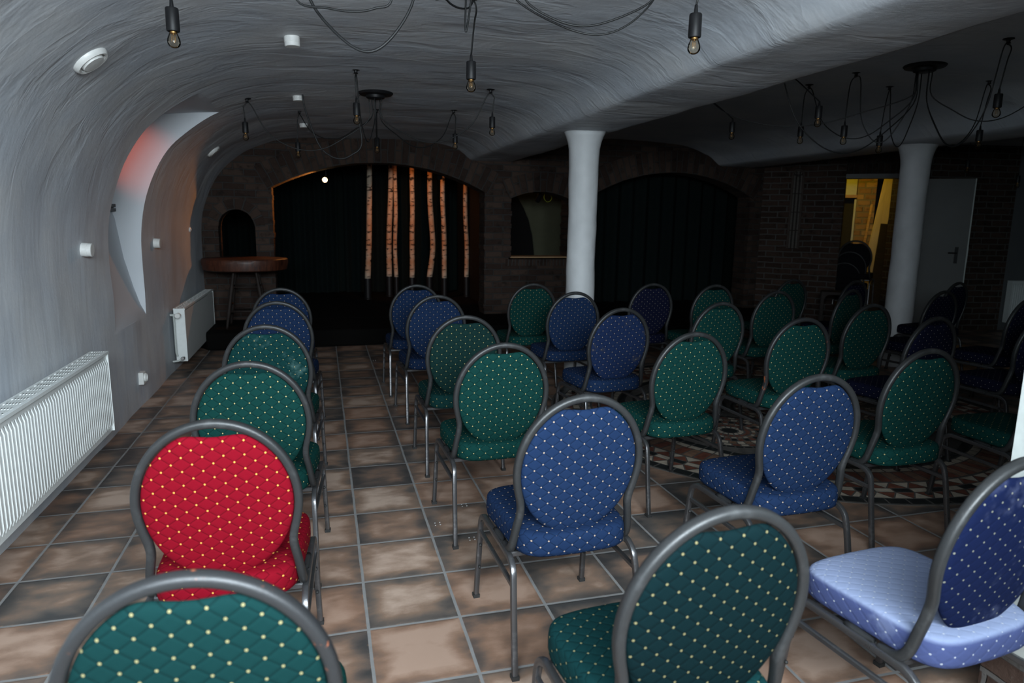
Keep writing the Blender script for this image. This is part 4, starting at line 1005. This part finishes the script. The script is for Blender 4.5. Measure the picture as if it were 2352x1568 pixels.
def board(p0, p1, w_, th, label, mat):
    A = Vector(p0); B_ = Vector(p1); L_ = (B_-A).length; e_ = empty('leaning_board', A); e_.rotation_euler = (B_-A).to_track_quat('Z','Y').to_euler()
    q = (B_-A).to_track_quat('Z','X'); 
    # width axis towards the picture's right
    zc = (B_-A).normalized(); xw = (dirD-zc*dirD.dot(zc)).normalized(); yw = zc.cross(xw); e_.rotation_euler = Matrix((xw, yw, zc)).transposed().to_euler()
    b = MB(); b.box((-w_/2,-th/2,0), (w_/2,th/2,L_)); o = b.build('plank', M[mat], e_); md = o.modifiers.new('b','BEVEL'); md.width = .004; md.segments = 1
    tag(e_, label, 'board', 'boards leaning in the doorway'); return e_
dpt = 10.75
def gpt(x, y, dd=dpt): return adep(x, y, dd)
board(adep(1958,790,10.4), adep(2048,405,10.9), .19, .03, 'wide pale board leaning diagonally in the lit doorway', 'pale_wood'); board(adep(1940,790,10.55), adep(2003,470,10.95), .035, .03, 'thin brown batten leaning left of the wide board', 'sill_wood')
board(adep(1990,790,10.2), adep(2036,515,10.6), .16, .03, 'dark board leaning in front of the wide pale board', 'dark_wood')
# chairs stacked inside the doorway
sp_ = adep(1938, 700, 10.15)
for k in range(3):
    chair(sp_.x+.03*k, sp_.y-.05*k, -50, 'black_cloth', 'black_cloth', ['black framed chair at the bottom of the stack in the doorway','second chair up in the dark stack inside the doorway','topmost chair of the dark stack inside the doorway'][k], z=.16*k, group='chairs stacked in the doorway')
# small dark wooden stool against the brick wall
ws = adep(1912, 700, 8.9); e = empty('wooden_stool', (ws.x, ws.y, 0)); e.rotation_euler = (0,0,math.atan2(dR.y,dR.x)+.1); tag(e, 'low dark wooden stool frame against the brick wall', 'stool')
hh_ = az(1912, 668, 0); zt_ = adep(1912, 668, 8.9).z
b = MB(); b.box((-.15,-.15,zt_-.035), (.15,.15,zt_)); b.build('top', M['dark_wood'], e)
for x in (-.13,.13):
    for y in (-.13,.13): b = MB(); b.box((x-.018,y-.018,0), (x+.018,y+.018,zt_-.035)); b.build('leg', M['dark_wood'], e)
for y in (-.13,.13):
    b = MB(); b.prism([(-.112,zt_-.035),(-.112,zt_-.12)]+[(-.112+.07*(1-math.cos(PI/2*k/6)), zt_-.12+.085*math.sin(PI/2*k/6)) for k in range(1,7)], lambda x, z, d: Vector((x, y-.008+d, z)), .016); b.build('bracket', M['dark_wood'], e)
    b = MB(); b.box((-.112,y-.01,.12), (.112,y+.01,.15)); b.build('rung', M['dark_wood'], e)

# ------------------------------------------------------------------ white glazed partition at the right edge
PX, PY = 3.14, -.90
e = empty('glazed_partition', (PX, PY, 0)); tag(e, 'white painted post and rails of the glazed partition at the right edge', 'partition', kind='structure')
b = MB(); b.box((0,-.09,.26), (.09,0,2.3)); b.build('post', M['white_paint'], e)
b = MB(); b.box((.0,-2.7,.0), (.14,.0,.25)); o = b.build('plinth', M['brick2'], e); o['label'] = 'dark tiled plinth under the white frame'
b = MB(); b.box((0,-2.7,.25), (.10,-.09,.31)); b.build('bottom_rail', M['white_paint'], e); b = MB(); b.box((.02,-2.7,.36), (.08,-.09,.40)); b.build('glazing_bead', M['white_paint'], e)
for y in (-.98,-1.85,-2.7): b = MB(); b.box((0,y-.035,.31), (.08,y+.035,2.3)); b.build('mullion', M['white_paint'], e)
b = MB(); b.box((0,-2.7,2.22), (.09,-.09,2.3)); b.build('top_rail', M['white_paint'], e)
b = MB(); b.box((.04,-2.68,.32), (.046,-.09,2.22)); b.build('glass', M['pane'], e)

# ------------------------------------------------------------------ glazed doors behind the viewer, daylight
e = empty('window_2', (0,YB-.1,0)); tag(e, 'white framed wide high window behind the viewer', kind='structure')
for k in range(4): x = WX0+(WX1-WX0)*k/3; b = MB(); b.box((x-.03,-.03,WZ0), (x+.03,.03,WZ1)); b.build('window_frame', M['white_paint'], e)
for z in (WZ0,WZ1-.05): b = MB(); b.box((WX0,-.03,z), (WX1,.03,z+.05)); b.build('window_frame', M['white_paint'], e)

def area(name, loc, rot, sx, sy, power, col, spread=None):
    d = bpy.data.lights.new(name, 'AREA'); d.shape = 'RECTANGLE'; d.size = sx; d.size_y = sy; d.energy = power; d.color = col
    if spread: d.spread = spread
    o = bpy.data.objects.new(name, d); o.location = loc; o.rotation_euler = rot; COL.objects.link(o); return o
area('daylight', ((WX0+WX1)/2,YB-.30,(WZ0+WZ1)/2+.05), (PI/2-.80,0,0), WX1-WX0, WZ1-WZ0, 355, (.82,.93,1.0), 2.6)
area('niche_daylight', (-.58,3.36,1.85), (0,-PI/2,0), .6, .8, .03, (.85,.92,1.0))
def point(name, loc, power, col, r=.03):
    d = bpy.data.lights.new(name, 'POINT'); d.energy = power; d.color = col; d.shadow_soft_size = r; o = bpy.data.objects.new(name, d); o.location = loc; COL.objects.link(o); return o
def spot(name, loc, aim, power, col, size, blend, r=.015):
    d = bpy.data.lights.new(name, 'SPOT'); d.energy = power; d.color = col; d.spot_size = size; d.spot_blend = blend; d.shadow_soft_size = r
    o = bpy.data.objects.new(name, d); o.location = loc; o.rotation_euler = (Vector(aim)-Vector(loc)).to_track_quat('-Z','Y').to_euler(); COL.objects.link(o); return o
spot('stage_lamp_light', LL, (-.165,5.9,1.5), 44, (1,.34,.07), 1.40, .6)
spot('trunk_light', (2.16,7.52,2.27), (2.95,8.8,1.25), 48, (1,.30,.05), 1.5, .6)
point('store_light', room(-.25,1.15)+Vector((0,0,2.25)), 19, (1,.62,.02), .06)
d = bpy.data.lights.new('red_lamp', 'SPOT'); d.energy = 9.0; d.color = (1,.10,.015); d.spot_size = .95; d.spot_blend = .8; d.shadow_soft_size = .02; o = bpy.data.objects.new('red_lamp', d); o.location = (-.47,3.30,2.12); COL.objects.link(o)
o.rotation_euler = (Vector((-.16,3.83,1.93))-Vector((-.47,3.30,2.12))).to_track_quat('-Z','Y').to_euler()
point('lobby_light', (3.98,7.75,2.2), 1.6, (1,.45,.10), .04)

w = bpy.data.worlds.new('world'); sc.world = w; w.use_nodes = True; bg = w.node_tree.nodes['Background']; bg.inputs[0].default_value = (.75,.85,1,1); bg.inputs[1].default_value = .05
vs = sc.view_settings; vs.view_transform = 'Standard'; vs.look = 'None'; vs.exposure = 0.0; vs.gamma = 1.0; vs.use_curve_mapping = False
sc.cycles.max_bounces = 6; sc.cycles.use_denoising = True
